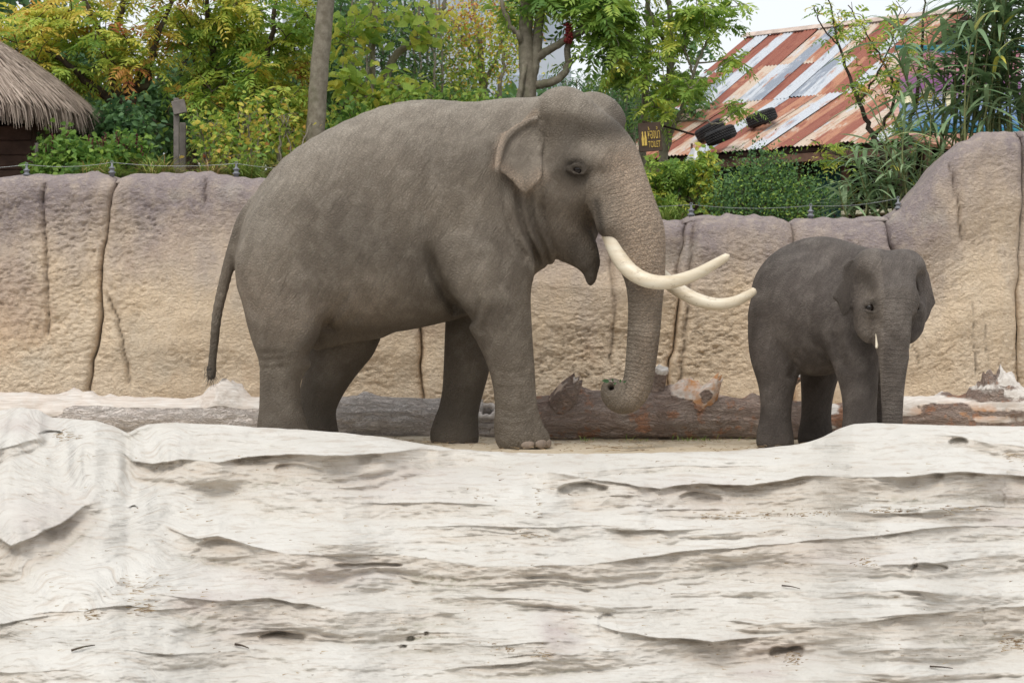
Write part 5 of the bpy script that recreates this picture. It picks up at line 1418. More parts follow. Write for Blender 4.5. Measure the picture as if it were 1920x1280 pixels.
quad_part('rear_roof', [RDG + ev * ER, RDG + ev * ER + back_s * 3.2, RDG + ev * -4.14 + back_s * 3.2, RDG + ev * -4.14], IRON[0], shed, 0.05)
# gable and walls
quad_part('gable_wall', [B1 + ev * -.12 + S2 * .05, RDG + ev * (ER - .12) - Vector((0, 0, .08)), B1 + ev * -.12 + nv_ * (2 * W2 * math.cos(math.radians(30)) - .1)], teal_mat, shed, 0.05)
base_z = 1.75
def corrugated_wall(name, a, b_, z0, z1, material, parent, waves):
    a = Vector(a); b_ = Vector(b_); d = (b_ - a); L = d.length; d.normalize(); nn = Vector((d.y, -d.x, 0)); n = waves * 4 + 1
    v = []
    for z in (z0, z1):
        for i in range(n):
            p = a + d * (L * i / (n - 1)) + nn * (0.02 * math.sin(i / (n - 1) * waves * 2 * math.pi)); v.append((p.x, p.y, z))
    i = np.arange(n - 1)
    return mesh_object(name, make_mesh(name, v, np.stack([i, i + 1, n + i + 1, n + i], -1)), material, parent)
wl0 = QE + nv_ * 0.7
for (e0, e1, m_) in ((-1.6, -0.35, teal_mat), (0.05, 0.5, teal_mat), (-6.0, -3.6, dark_wood)):
    corrugated_wall('wall_panel', wl0 + ev * e0, wl0 + ev * e1, base_z, QE.z + .05, m_, shed, max(4, int((e1 - e0) / .09)))
for e0 in (-3.4, -1.75, -.2, .62, 2.0):
    p = wl0 + ev * e0 - nv_ * .12
    mesh_object('post', bevel_box_mesh('post', (p.x, p.y, (base_z + QE.z) / 2), (.11, .11, QE.z - base_z), .01), fascia_mat, shed)
quad_part('back_wall', [QE + nv_ * 4 + ev * -6 + Vector((0, 0, base_z - QE.z)), QE + nv_ * 4 + ev * 2 + Vector((0, 0, base_z - QE.z)), QE + nv_ * 4 + ev * 2 + Vector((0, 0, .8)), QE + nv_ * 4 + ev * -6 + Vector((0, 0, .8))], dark_wood, shed, .05)
quad_part('side_wall', [QE + nv_ * .8 + ev * -6 + Vector((0, 0, base_z - QE.z)), QE + nv_ * 4 + ev * -6 + Vector((0, 0, base_z - QE.z)), QE + nv_ * 4 + ev * -6 + Vector((0, 0, .8)), QE + nv_ * .8 + ev * -6 + Vector((0, 0, .1))], dark_wood, shed, .05)
cw_ = wl0 + ev * -2.6 - nv_ * .25
mesh_object('buff_wall', bevel_box_mesh('buff_wall', (cw_.x, cw_.y, base_z + .45), (1.5, .25, .9), .02, Matrix.Rotation(-TR, 3, 'Z')), concrete, shed)
for (e0, e1, dz_, h_) in ((-6.2, -1.9, -.20, .15), (-1.84, 2.1, -.17, .13)):
    m_ = QE + ev * ((e0 + e1) / 2) + nv_ * 0.04 + Vector((0, 0, dz_))
    mesh_object('fascia', bevel_box_mesh('fascia', m_, (e1 - e0, .05, h_), .006, Matrix.Rotation(-TR, 3, 'Z')), fascia_mat, shed)
m_ = wl0 + ev * 1.3 - nv_ * .1
mesh_object('counter', bevel_box_mesh('counter', (m_.x, m_.y, QE.z - 1.0), (1.3, .4, .06), .008, Matrix.Rotation(-TR, 3, 'Z')), plain_material('pale_counter', (.62, .58, .42), .6), shed)
# pale floodlight under the eave
fl = empty('floodlight', P(1300, 300, 29.6), 'pale tilted floodlight box under the shed eave', 'lamp')
rotf = Matrix.Rotation(math.radians(28), 3, 'Y') @ Matrix.Rotation(math.radians(-30), 3, 'Z')
mesh_object('housing', bevel_box_mesh('housing', P(1300, 302, 29.5), (.18, .16, .34), .02, rotf), plain_material('pale_housing', (.55, .56, .58), .5), fl)
mesh_object('lens', bevel_box_mesh('lens', P(1303, 303, 29.4), (.14, .02, .28), .006, rotf), plain_material('frosted_lens', (.72, .72, .74), .3), fl)
mesh_object('bracket', bevel_box_mesh('bracket', P(1297, 283, 29.55), (.03, .03, .22), .004), fascia_mat, fl)

# ------------------------------------------------------------------ tyres lying on the lower roof
def rubber_material():
    t = NT('tyre_rubber'); c = t.coord()
    col = t.mix(t.range(t.noise(c, 14, 4), .35, .7), (0.018, 0.018, 0.020), (0.045, 0.043, 0.042))
    return t.finish(col, 0.75, None, 0.3)
rubber = rubber_material()
def tyre(px, py, label, roll=0.0, raise_=0.0, lean=24.0, face=0.10):
    zd = ev.cross(S1).normalized()
    c = hit_plane(px, py, QE + zd * (0.14 + raise_), zd)
    root = empty('tyre', c, label, 'tyre', 'tyres holding down the roof')
    ax_ = Vector((-math.sin(math.radians(lean)), -face, math.cos(math.radians(lean)))).normalized()
    M = Matrix.Translation(c) @ ax_.to_track_quat('Z', 'Y').to_matrix().to_4x4() @ Matrix.Rotation(roll, 4, 'Z')
    N = 56; R, w = 0.235, 0.10
    prof = [(R - .10, -w * .75), (R - .08, -w), (R - .04, -w * 1.02), (R - .012, -w * .9), (R, -w * .7), (R, w * .7), (R - .012, w * .9), (R - .04, w * 1.02), (R - .08, w), (R - .10, w * .75), (R - .09, w * .6), (R - .03, 0), (R - .09, -w * .6)]
    a = np.linspace(0, 2 * np.pi, N, endpoint=False)
    v = np.array([[(r * math.cos(x), r * math.sin(x), z) for x in a] for r, z in prof + prof[:1]]).reshape(-1, 3)
    me = make_mesh('carcass', v, grid_faces(len(prof) + 1, N, True)); me.transform(M)
    mesh_object('carcass', me, rubber, root)
    b = Builder()
    for ring_, zz in enumerate((-.056, -.02, .02, .056)):
        for i in range(40):
            x = 2 * math.pi * (i + .5 * (ring_ % 2)) / 40
            rot = np.array(Matrix.Rotation(x, 3, 'Z') @ Matrix.Rotation(.35 if ring_ % 2 else -.35, 3, 'X'))
            vv, ff = box_arrays(((R + .004) * math.cos(x), (R + .004) * math.sin(x), zz), (.012, .028, .03), rot); b.add(vv, ff)
    me = b.mesh('tread', False); me.transform(M)
    tag(mesh_object('tread', me, rubber, root), kind='stuff')
tyre(1331, 244, 'tyre tucked half behind another on the rusty shed roof', 0.2, 0.03, 30, .02)
tyre(1351, 254, 'tyre overlapping and half hiding another on the rusty shed roof', 0.7, 0.16, 22, .0)
tyre(1428, 221, 'single tyre lying alone higher up the rusty shed roof', 1.1, .04, 20, .02)

# ------------------------------------------------------------------ painted board behind the reeds
def mural_material():
    t = NT('painted_board'); c = t.coord()
    z = t.n('SeparateXYZ', None, Vector=c).outputs[2]
    wob = t.math('ADD', z, t.math('MULTIPLY', t.math('SUBTRACT', t.noise(c, 3.5, 3), .5), .25))
    col = t.ramp(t.range(wob, -.5, .5), [(0.0, (.10, .30, .55)), (0.12, (.25, .42, .72)), (0.40, (.42, .50, .80)), (0.46, (.30, .14, .32)), (0.66, (.38, .16, .34)), (0.72, (.62, .28, .34)), (0.95, (.55, .22, .28)), (1.0, (.05, .28, .38))])
    return t.finish(col, .6)
sign_b = empty('painted_board', P(1800, 235, 25.5), 'large purple and blue painted board with cream shapes behind the reeds', 'sign')
cb = P(1800, 168, 25.5)
mesh_object('panel', bevel_box_mesh('panel', cb, (1.55, .05, 1.0), .01), mural_material(), sign_b, origin=cb)
cream = plain_material('cream_paint', (.72, .66, .46), .6, 10, .15)
teal_frame = plain_material('turquoise_frame', (.03, .20, .27), .6)
for (x, y, s_) in ((1706, 178, 1), (1738, 172, .9), (1778, 180, .9), (1830, 160, 1), (1868, 165, .8)):
    b = Builder(); c = P(x, y, 25.46); out = []
    for k in range(14):
        a = 2 * math.pi * k / 14; r = (.10 + .035 * math.sin(3 * a + x)) * s_
        out.append((c.x + r * math.cos(a) * .7, c.y, c.z + r * math.sin(a) * 1.35))
    v = np.array(out + [(p[0], p[1] + .02, p[2]) for p in out]); k = np.arange(14); k2 = (k + 1) % 14
    b.add(v, [np.arange(14)[None, :], np.stack([k, k2, k2 + 14, k + 14], -1)])
    mesh_object('cream_shape', b.mesh('cream_shape', False), cream, sign_b)
for dz_ in (-.53, .53): mesh_object('frame_rail', bevel_box_mesh('frame_rail', cb + Vector((0, 0, dz_)), (1.66, .08, .06), .008), teal_frame, sign_b)
for dx_ in (-.7, .7): mesh_object('post', bevel_box_mesh('post', cb + Vector((dx_, .06, -.7)), (.08, .08, 2.2), .008), dark_wood, sign_b)

# ------------------------------------------------------------------ toilet sign
def text_mesh(body, size, extrude):
    cu = bpy.data.curves.new('lettering', 'FONT'); cu.body = body; cu.size = size; cu.extrude = extrude
    cu.align_x = 'CENTER'; cu.align_y = 'CENTER'
    o = bpy.data.objects.new('lettering', cu); scene.collection.objects.link(o)
    dg = bpy.context.evaluated_depsgraph_get()
    me = bpy.data.meshes.new_from_object(o.evaluated_get(dg))
    bpy.data.objects.remove(o); bpy.data.curves.remove(cu)
    me.materials.clear()
    return me
gold = plain_material('gold_paint', (0.62, 0.43, 0.10), 0.5, 20, 0.2)
sign_brown = plain_material('sign_brown', (0.075, 0.048, 0.034), 0.7, 9, 0.3, .004)
SD = 21.3
ts = empty('toilet_sign', P(1219, 282, SD), 'small brown hanging board with gold Thai and TOILET lettering', 'sign')
tc = P(1219, 257, SD); tw, th = 43 * SD / F, 54 * SD / F
rot_s = Matrix.Rotation(math.radians(-4), 3, 'Y')
mesh_object('board', bevel_box_mesh('board', tc, (tw, .025, th), .004, rot_s), sign_brown, ts)
def put(me, x, z, sx=1.0):
    M = Matrix.Translation(tc) @ rot_s.to_4x4() @ Matrix.Translation((x, -.0165, z)) @ Matrix.Rotation(math.radians(90), 4, 'X') @ Matrix.Scale(sx, 4, (1, 0, 0))
    me.transform(M); return mesh_object('lettering', me, gold, ts)
def fit(me, w, h):
    xs = [v.co.x for v in me.vertices]; ys = [v.co.y for v in me.vertices]
    cx, cy = (min(xs) + max(xs)) / 2, (min(ys) + max(ys)) / 2
    me.transform(Matrix.Diagonal((w / (max(xs) - min(xs)), h / (max(ys) - min(ys)), 1, 1)) @ Matrix.Translation((-cx, -cy, 0))); return me
put(fit(text_mesh('ห้องน้ำ', .1, .003), tw * .52, th * .42), tw * .16, th * .14)
put(fit(text_mesh('TOILET', .1, .003), tw * .52, th * .22), tw * .16, -th * .26)
for fx in (-.33, -.21):
    prof = [(0, .0), (.011, .0), (.011, .05), (.013, .07), (.008, .10), (.005, .12), (.007, .135), (.004, .15), (0, .152)]
    v = [(x, z) for x, z in prof] + [(-x, z) for x, z in prof[::-1]]
    bm = bmesh.new(); fc = bm.faces.new([bm.verts.new((x * tw / .23, z - .08, 0)) for x, z in v if True]); bm.normal_update()
    r_ = bmesh.ops.extrude_face_region(bm, geom=[fc]); bmesh.ops.translate(bm, verts=[g for g in r_['geom'] if isinstance(g, bmesh.types.BMVert)], vec=(0, 0, .003))
    bmesh.ops.remove_doubles(bm, verts=bm.verts[:], dist=1e-5)
    me = bpy.data.meshes.new('figure'); bm.to_mesh(me); bm.free()
    put(me, fx * tw, -.01).name = 'figure'
bb = Builder(); v, f = tube_arrays(np.array([P(1205, 228, SD + .02), P(1250, 238, SD + .25), P(1302, 253, SD + .2)]), .012, 8); bb.add(v, f)
mesh_object('bracket', bb.mesh('bracket'), dark_wood, ts)

# ------------------------------------------------------------------ pale building far behind the trees
bg = empty('distant_building', P(820, 420, 60), 'pale blue-grey multi-storey building showing through the trees', 'building')
facade = plain_material('pale_facade', (.52, .57, .63), .7, .3, .12)
band = plain_material('facade_band', (.40, .46, .54), .5, .5, .15)
bc = P(800, 300, 62)
mesh_object('wall', bevel_box_mesh('wall', (bc.x, bc.y + 4, 6), (9.0, 8, 18), .05), facade, bg)
for i in range(7):
    for j in range(4):
        mesh_object('window', bevel_box_mesh('window', (bc.x - 3.9 + i * 1.3, bc.y - .02, 3.2 + j * 2.6), (.8, .1, 1.5), .02), band, bg)
# ------------------------------------------------------------------ thatched hut
HD = 21.0
hut = empty('thatched_hut', P(-150, 360, HD), 'round hut with shaggy grey-brown thatched roof and plank walls', 'hut')
def straw_material(name, a, b_):
    t = NT(name); r = t.attr('tint')
    col = t.mix(r, a, b_)
    return t.finish(col, 0.85, None, 0.15)
thatch_mat = straw_material('thatch', (0.20, 0.15, 0.12), (0.54, 0.44, 0.36))
apex = P(-150, -5, HD); rimr = 318 * HD / F
def roof_z(r):      # height of the thatch surface below the apex
    t = r / rimr
    return apex.z - (0.05 + 0.86 * t + 0.22 * t ** 3) * (185 * HD / F) 
core_ = Builder()
nr, na = 18, 72
rs_ = np.linspace(0.02, rimr * .985, nr); as_ = np.linspace(0, 2 * np.pi, na, endpoint=False)
V = np.array([[(apex.x + r * math.cos(a), apex.y + r * math.sin(a), roof_z(r) - .03) for a in as_] for r in rs_] + [[(apex.x + rimr * .93 * math.cos(a), apex.y + rimr * .93 * math.sin(a), roof_z(rimr) - .10) for a in as_], [(apex.x + .1 * math.cos(a), apex.y + .1 * math.sin(a), roof_z(rimr) + .5) for a in as_]])
core_.add(V.reshape(-1, 3), grid_faces(nr + 2, na, True), tint=.15)
roof_o = mesh_object('roof', core_.mesh('roof'), thatch_mat, hut)
th_ = Builder(); g = np.random.default_rng(9)
N = 15000
rad = np.sqrt(g.uniform(0.0, 1.0, N)) * rimr * 1.0
ang = g.uniform(-1.75, 1.0, N)          # the side that can be seen
fr = g.random(N) < 0.36                 # fringe strands at the rim
rad = np.where(fr, rimr * g.uniform(.90, 1.0, N), rad * .99)
L = np.where(fr, g.uniform(.16, .40, N), g.uniform(.14, .34, N))
da = g.normal(0, .10, N)
base = np.stack([apex.x + rad * np.cos(ang), apex.y + rad * np.sin(ang), roof_z(rad) + g.uniform(.0, .045, N)], -1)
sl = 0.55 + 0.25 * rad / rimr
dirh = np.stack([np.cos(ang + da), np.sin(ang + da)], -1)
steep_ = np.where(fr, g.uniform(1.0, 5.0, N), sl * g.uniform(.85, 1.15, N))
d = np.stack([dirh[:, 0], dirh[:, 1], -steep_], -1); d /= np.linalg.norm(d, axis=1)[:, None]
d2 = d + np.array([0, 0, -1.0]) * np.where(fr, 1.2, .15)[:, None]; d2 /= np.linalg.norm(d2, axis=1)[:, None]
side = np.stack([-np.sin(ang), np.cos(ang), 0 * ang], -1)
w = g.uniform(.004, .009, N)[:, None]
mid = base + d * (L * .55)[:, None]; tip = mid + d2 * (L * .45)[:, None]
vv = np.stack([base - side * w, base + side * w, mid - side * w, mid + side * w, tip - side * w * .3, tip + side * w * .3], 1).reshape(-1, 3)
i6 = np.arange(N)[:, None] * 6
ff = np.concatenate([i6 + np.array([[0, 1, 3, 2]]), i6 + np.array([[2, 3, 5, 4]])])
th_.add(vv, ff, tint=np.repeat(np.clip(g.normal(.6, .28, N), 0, 1), 6))
tag(mesh_object('thatch', th_.mesh('thatch'), thatch_mat, roof_o), kind='stuff')
plank_mat = plain_material('brown_planks', (0.105, 0.062, 0.046), .8, 5, .45, .006)
for k in range(6):
    y0 = 238 + k * 27.5
    c = P(-70, y0 + 12, HD - .55)
    mesh_object('plank', bevel_box_mesh('plank', c, (1.42, .05, 26 * HD / F), .008), plank_mat, hut)
mesh_object('corner_post', bevel_box_mesh('corner_post', P(58, 270, HD - .50), (.10, .10, .9), .01), plank_mat, hut)
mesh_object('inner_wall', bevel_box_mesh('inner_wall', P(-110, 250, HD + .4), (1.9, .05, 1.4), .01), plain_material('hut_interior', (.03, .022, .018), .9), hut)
mesh_object('inner_post', bevel_box_mesh('inner_post', P(20, 215, HD - .30), (.07, .07, .5), .008), plank_mat, hut)

# weathered signpost seen from its side among the shrubs
grey_wood = plain_material('weathered_wood', (0.17, 0.15, 0.135), .9, 8, .4, .006)
pst = empty('wooden_signpost', P(335, 330, 20.4), 'weathered grey wooden post with a short board near its top', 'post')
mesh_object('post', bevel_box_mesh('post', P(331, 262, 20.4), (.055, .055, .85), .006), grey_wood, pst)
mesh_object('post', bevel_box_mesh('post', P(343, 285, 20.6), (.06, .06, .6), .006), grey_wood, pst)
mesh_object('board', bevel_box_mesh('board', P(336, 201, 20.35), (.135, .05, .14), .006, Matrix.Rotation(math.radians(-12), 3, 'Y')), grey_wood, pst)
st_ = empty('wooden_stake', P(69, 330, 19.9), 'short pale wooden stake beside the plank hut', 'stake')
mesh_object('stake', bevel_box_mesh('stake', P(69, 302, 19.9), (.035, .035, .36), .004), grey_wood, st_)
# ------------------------------------------------------------------ foliage
def leaf_material(name, stops, trans=0.45, rough=0.5):
    t = NT(name); tint = t.attr('tint')
    col = t.ramp(tint, stops)
    c = t.coord()
    col = t.mix(t.range(t.noise(c, 60, 2), .35, .7, 0, .25), col, tuple(x * .6 for x in stops[0][1]))
    b = t.n('BsdfPrincipled', None, Base_Color=col, Roughness=rough); b.inputs['Specular IOR Level'].default_value = 0.3
    tr = t.n('BsdfTranslucent', None, Color=col)
    m = t.n('MixShader'); m.inputs[0].default_value = trans
    t.t.links.new(b.outputs[0], m.inputs[1]); t.t.links.new(tr.outputs[0], m.inputs[2])
    t.t.links.new(m.outputs[0], t.out.inputs['Surface'])
    return t.m
GREEN, LIME, YELL, ORNG, DARK, RED = (.20, .36, .075), (.44, .60, .11), (.82, .74, .14), (.85, .46, .12), (.08, .18, .06), (.48, .13, .07)
SUMAC = leaf_material('autumn_leaf', [(0, GREEN), (.35, LIME), (.65, YELL), (.88, ORNG), (1, RED)])
FRESH = leaf_material('fresh_leaf', [(0, DARK), (.3, GREEN), (.7, LIME), (1, YELL)])
DEEP = leaf_material('deep_green_leaf', [(0, (.07, .15, .07)), (.5, (.15, .28, .10)), (.85, GREEN), (1, LIME)], .3)
REED = leaf_material('reed_leaf', [(0, (.16, .27, .13)), (.6, (.31, .44, .23)), (.9, (.46, .58, .35)), (1, YELL)], .3)
TUFT = leaf_material('tuft_leaf', [(0, (.14, .24, .05)), (.6, (.28, .37, .08)), (.85, (.38, .32, .10)), (1, (.45, .30, .16))], .25)
def stem_material(name, a, b_):
    t = NT(name); c = t.coord()
    col = t.mix(t.range(t.noise(c, 14, 5, .65), .35, .65), a, b_)
    col = t.mix(t.range(t.noise(c, 5, 3), .55, .7, 0, .5), col, (.15, .155, .09))
    return t.finish(col, .85, t.bump(t.noise(t.mapping(c, (70, 70, 30)), 1.0, 5, .7), .8, .012), .15)
BARK_D = stem_material('dark_branch', (.05, .036, .028), (.12, .092, .07))
BARK_G = stem_material('grey_branch', (.18, .155, .115), (.30, .27, .21))

def norm(a): return a / (np.linalg.norm(a, axis=-1, keepdims=True) + 1e-9)
def leaves_quad(base, d, nrm, L, W, tint, bld, six=False):
    """many single leaves at once"""
    d = norm(d); s = norm(np.cross(d, nrm)); n_ = np.cross(s, d)
    L = np.broadcast_to(L, (len(base),))[:, None]; W = np.broadcast_to(W, (len(base),))[:, None]
    if six:
        v = np.stack([base, base + d * L * .3 - s * W * .5 + n_ * W * .14, base + d * L * .68 - s * W * .36 + n_ * W * .10, base + d * L - n_ * L * .10, base + d * L * .68 + s * W * .36 + n_ * W * .10, base + d * L * .3 + s * W * .5 + n_ * W * .14], 1)
        i = np.arange(len(base))[:, None] * 6
        f = np.concatenate([i + np.array([[0, 1, 2, 3]]), i + np.array([[0, 3, 4, 5]])]); k = 6
    else:
        v = np.stack([base, base + d * L * .42 - s * W * .5 + n_ * W * .18, base + d * L, base + d * L * .42 + s * W * .5 + n_ * W * .18], 1)
        i = np.arange(len(base))[:, None] * 4
        f = np.concatenate([i + np.array([[0, 1, 2]]), i + np.array([[0, 2, 3]])]); k = 4
    bld.add(v.reshape(-1, 3), f, tint=np.repeat(np.broadcast_to(tint, (len(base),)), k))
def rand_dir(g, n, up=0.0, flat=1.0):
    d = g.normal(0, 1, (n, 3)); d[:, 2] = d[:, 2] * flat + up
    return norm(d)
def pinnate(base, d, L, pairs, leaflet, tint, bld, g, droop=.45):
    """compound leaves: rachis with paired leaflets"""
    n = len(base); d = norm(d); dn = np.array([0, 0, -1.0])
    side = norm(np.cross(d, np.array([0, 0, 1.0]) + g.normal(0, .35, (n, 3))))
    L = np.broadcast_to(L, (n,))[:, None]
    for i in range(pairs + 1):
        t = (i + 0.8) / (pairs + 0.8)
        pos = base + d * L * t + dn * L * droop * t * t
        fwd = norm(d + dn * 2 * droop * t)
        nrm = norm(np.cross(side, fwd))
        size = leaflet * (0.75 + 0.5 * math.sin(math.pi * min(t + .12, 1)))
        for sg in ((-1, 1) if i < pairs else (0,)):
            ld = fwd * (.55 if sg else 1.0) + side * sg * .85 + dn * .22 + g.normal(0, .14, (n, 3))
            leaves_quad(pos, ld, nrm + g.normal(0, .2, (n, 3)), size * g.uniform(.8, 1.15, n), size * .33, np.clip(tint + g.normal(0, .05, n), 0, 1), bld)

def grow(limbs, targets, g, r_tip=.006, wander=.12):
    """limbs: list of (points, radii). Every target gets a twig from the nearest wood. Returns builder and twig ends with directions"""
    bld = Builder(); nodes = []; rads = []
    for pts, r in limbs:
        q = catmull(np.array([np.append(np.array(p), x) for p, x in zip(pts, r)]), 7)
        q[1:-1, :3] += g.normal(0, 1, (len(q) - 2, 3)) * np.where(q[1:-1, 3:] > .04, .003, .010)
        v, f = tube_arrays(q[:, :3], q[:, 3], 9 if q[0, 3] > .03 else 6); bld.add(v, f)
        nodes.append(q[:, :3]); rads.append(q[:, 3])
    nodes = np.vstack(nodes); rads = np.concatenate(rads)
    root = nodes[0]
    order = np.argsort(np.linalg.norm(targets - root, axis=1))
    ends = []; dirs = []
    cap = np.zeros((len(nodes) + len(targets) * 6, 3)); cap[:len(nodes)] = nodes
    rc = np.zeros(len(cap)); rc[:len(nodes)] = rads; cnt = len(nodes)
    for ti in order:
        t = targets[ti]
        dv = t - cap[:cnt]; dist = np.linalg.norm(dv, axis=1)
        cost = dist + .8 * np.clip(-dv[:, 2], 0, 9) + .15 * np.abs(dv[:, 2] < .05 * dist)
        i = int(cost.argmin()); p0 = cap[i]; L = dist[i]
        if L < .03: ends.append(t); dirs.append(rand_dir(g, 1)[0]); continue
        r0 = min(max(rc[i] * .65, r_tip), r_tip + L * .013)
        m1 = p0 + (t - p0) * .35 + np.array([0, 0, L * .06]) + g.normal(0, wander * L * .4, 3); m2 = p0 + (t - p0) * .7 + np.array([0, 0, L * .07]) + g.normal(0, wander * L * .4, 3)
        q = catmull(np.array([p0, m1, m2, t]), 3)
        v, f = tube_arrays(q, np.linspace(r0, r_tip * .7, len(q)), 5, False); bld.add(v, f)
        add = q[2::2][:5]; k = len(add)
        cap[cnt:cnt + k] = add; rc[cnt:cnt + k] = np.linspace(r0, r_tip, k); cnt += k
        ends.append(t); dirs.append(norm(t - m2))
    return bld, np.array(ends), np.array(dirs)

def crown_points(blobs, g, depth):
    """blobs: (px, py, rx, ry, count, d) ellipsoids given by picture size at distance d"""
    out = []
    for (px, py, rx, ry, n, d) in blobs:
        c = np.array(P(px, py, d)); k = d / F
        q = rand_dir(g, n) * (g.random((n, 1)) ** .42)
        out.append(c + q * np.array([rx * k, depth, ry * k]))
    return np.vstack(out)

def plant(name, label, category, base, limbs, blobs, kind, leafmat, barkmat, seed, depth=.7, n_leaf=5, size=.3, tint=(.4, .2), tint_fn=None, r_tip=.006, group=None, leaflet=None, pairs=6, up=.1, flat=.8, trunk_name='trunk', crown_name='crown', spread=.12):
    g = np.random.default_rng(seed)
    root = empty(name, base, label, category, group)
    tg = crown_points(blobs, g, depth)
    wood, ends, dirs = grow(limbs, tg, g, r_tip)
    mesh_object(trunk_name, wood.mesh(trunk_name), barkmat, root)
    lv = Builder(); n = len(ends)
    per_end = np.clip(g.normal(tint[0], tint[1], n), 0, 1)
    if tint_fn is not None: per_end = np.clip(per_end + tint_fn(ends), 0, 1)
    for j in range(n_leaf):
        jit = ends - dirs * (g.uniform(0, 1, (n, 1)) * .16) + g.normal(0, spread * .4, (n, 3))
        d = rand_dir(g, n, up, flat) + dirs * .5
        if kind == 'pinnate':
            pinnate(ends - dirs * g.uniform(0, .18, (n, 1)), d, size * g.uniform(.7, 1.2, n), pairs, leaflet or size * .3, per_end + g.normal(0, .06, n), lv, g)
        elif kind == 'broad':
            nn = rand_dir(g, n, .8); leaves_quad(jit, d * np.array([1, 1, .5]) + np.array([0, 0, -.45]), nn, size * g.uniform(.6, 1.25, n), size * .72 * g.uniform(.7, 1.1, n), np.clip(per_end + g.normal(0, .08, n), 0, 1), lv, True)
        elif kind == 'narrow':
            leaves_quad(jit, d + np.array([0, 0, -.5]), rand_dir(g, n, .5), size * g.uniform(.6, 1.3, n), size * .15, np.clip(per_end + g.normal(0, .1, n), 0, 1), lv)
        else:
            for _ in range(3):
                jj = ends + g.normal(0, spread, (n, 3)); leaves_quad(jj, rand_dir(g, n, .2), rand_dir(g, n, .5), size * g.uniform(.6, 1.3, n), size * .55, np.clip(per_end + g.normal(0, .12, n), 0, 1), lv)
    mesh_object(crown_name, lv.mesh(crown_name, False), leafmat, root)
    return root
def PL(*pts): return [P(*p) for p in pts]

TG = 'trees behind the wall'
orange_up = lambda e: .25 * smoothstep(3.6, 4.6, e[:, 2]) * (vnoise(e[:, 0] * 1.6, e[:, 2] * 1.6, 4) > -.1)
plant('sumac_tree', 'dark-limbed sumac tree with yellow and orange leaves beside the thatched roof', 'tree', P(243, 360, 22),
      [(PL((243, 400, 22), (244, 270, 22), (246, 205, 22)), [.10, .085, .075]),
       (PL((246, 205, 22), (214, 165, 21.9), (205, 110, 21.8), (180, 50, 21.8), (150, -20, 21.8)), [.06, .05, .04, .03, .02]),
       (PL((246, 205, 22), (235, 140, 22.1), (215, 85, 22.2), (228, 20, 22.2), (240, -60, 22.2)), [.06, .05, .04, .03, .02]),
       (PL((246, 200, 22), (252, 160, 22), (278, 120, 21.9), (300, 60, 21.8), (330, -20, 21.8)), [.055, .045, .04, .03, .02]),
       (PL((210, 190, 22), (160, 150, 21.8), (110, 110, 21.7), (50, 70, 21.7)), [.05, .04, .03, .02]),
       (PL((250, 170, 22), (275, 160, 21.9), (282, 130, 21.8)), [.045, .035, .02])],
      [(60, 70, 110, 70, 36, 21.8), (150, 30, 110, 60, 36, 21.9), (190, 110, 80, 60, 20, 21.8), (290, 60, 80, 80, 26, 21.9), (120, 130, 70, 40, 16, 21.8), (230, -50, 200, 60, 36, 22)],
      'pinnate', SUMAC, BARK_D, 21, .75, 5, .30, (.42, .22), orange_up, leaflet=.088, pairs=6, up=0, flat=.5)
plant('sumac_tree', 'leafy green and yellow sumac thicket beside the straight grey trunk', 'tree', P(430, 360, 22.5),
      [(PL((425, 400, 22.5), (428, 260, 22.5), (420, 170, 22.5), (400, 90, 22.4), (380, -40, 22.4)), [.07, .06, .05, .035, .02]),
       (PL((428, 280, 22.5), (470, 190, 22.4), (500, 110, 22.3), (520, -20, 22.3)), [.055, .045, .035, .02]),
       (PL((425, 200, 22.5), (380, 150, 22.4), (355, 80, 22.4)), [.045, .035, .02])],
      [(390, 50, 80, 80, 40, 22.4), (480, 60, 90, 90, 46, 22.4), (400, 160, 90, 60, 36, 22.3), (510, 170, 80, 70, 36, 22.3), (450, 240, 100, 50, 34, 22.2), (560, 70, 50, 80, 34, 22.4), (560, 230, 36, 60, 18, 22.2), (440, -60, 160, 60, 40, 22.5)],
      'pinnate', SUMAC, BARK_D, 22, .8, 5, .27, (.30, .20), lambda e: .16 * (vnoise(e[:, 0] * 1.3, e[:, 2] * 1.3, 7) > .25), leaflet=.085, pairs=6, up=0, flat=.5)
plant('straight_tree', 'tree with one straight pale grey trunk rising behind the bull\'s back', 'tree', P(590, 360, 21),
      [(PL((586, 420, 21), (592, 250, 21), (600, 120, 21), (611, 0, 21), (622, -250, 21), (628, -420, 21)), [.115, .102, .098, .092, .08, .06]),
       (PL((618, -150, 21), (560, -260, 21), (500, -340, 21)), [.05, .04, .02]), (PL((620, -180, 21), (700, -270, 21), (760, -330, 21)), [.05, .04, .02])],
      [(630, -360, 190, 110, 80, 21), (500, -300, 90, 60, 30, 21), (760, -300, 90, 60, 30, 21)], 'broad', FRESH, BARK_G, 23, 1.2, 12, .11, (.55, .15), spread=.35)
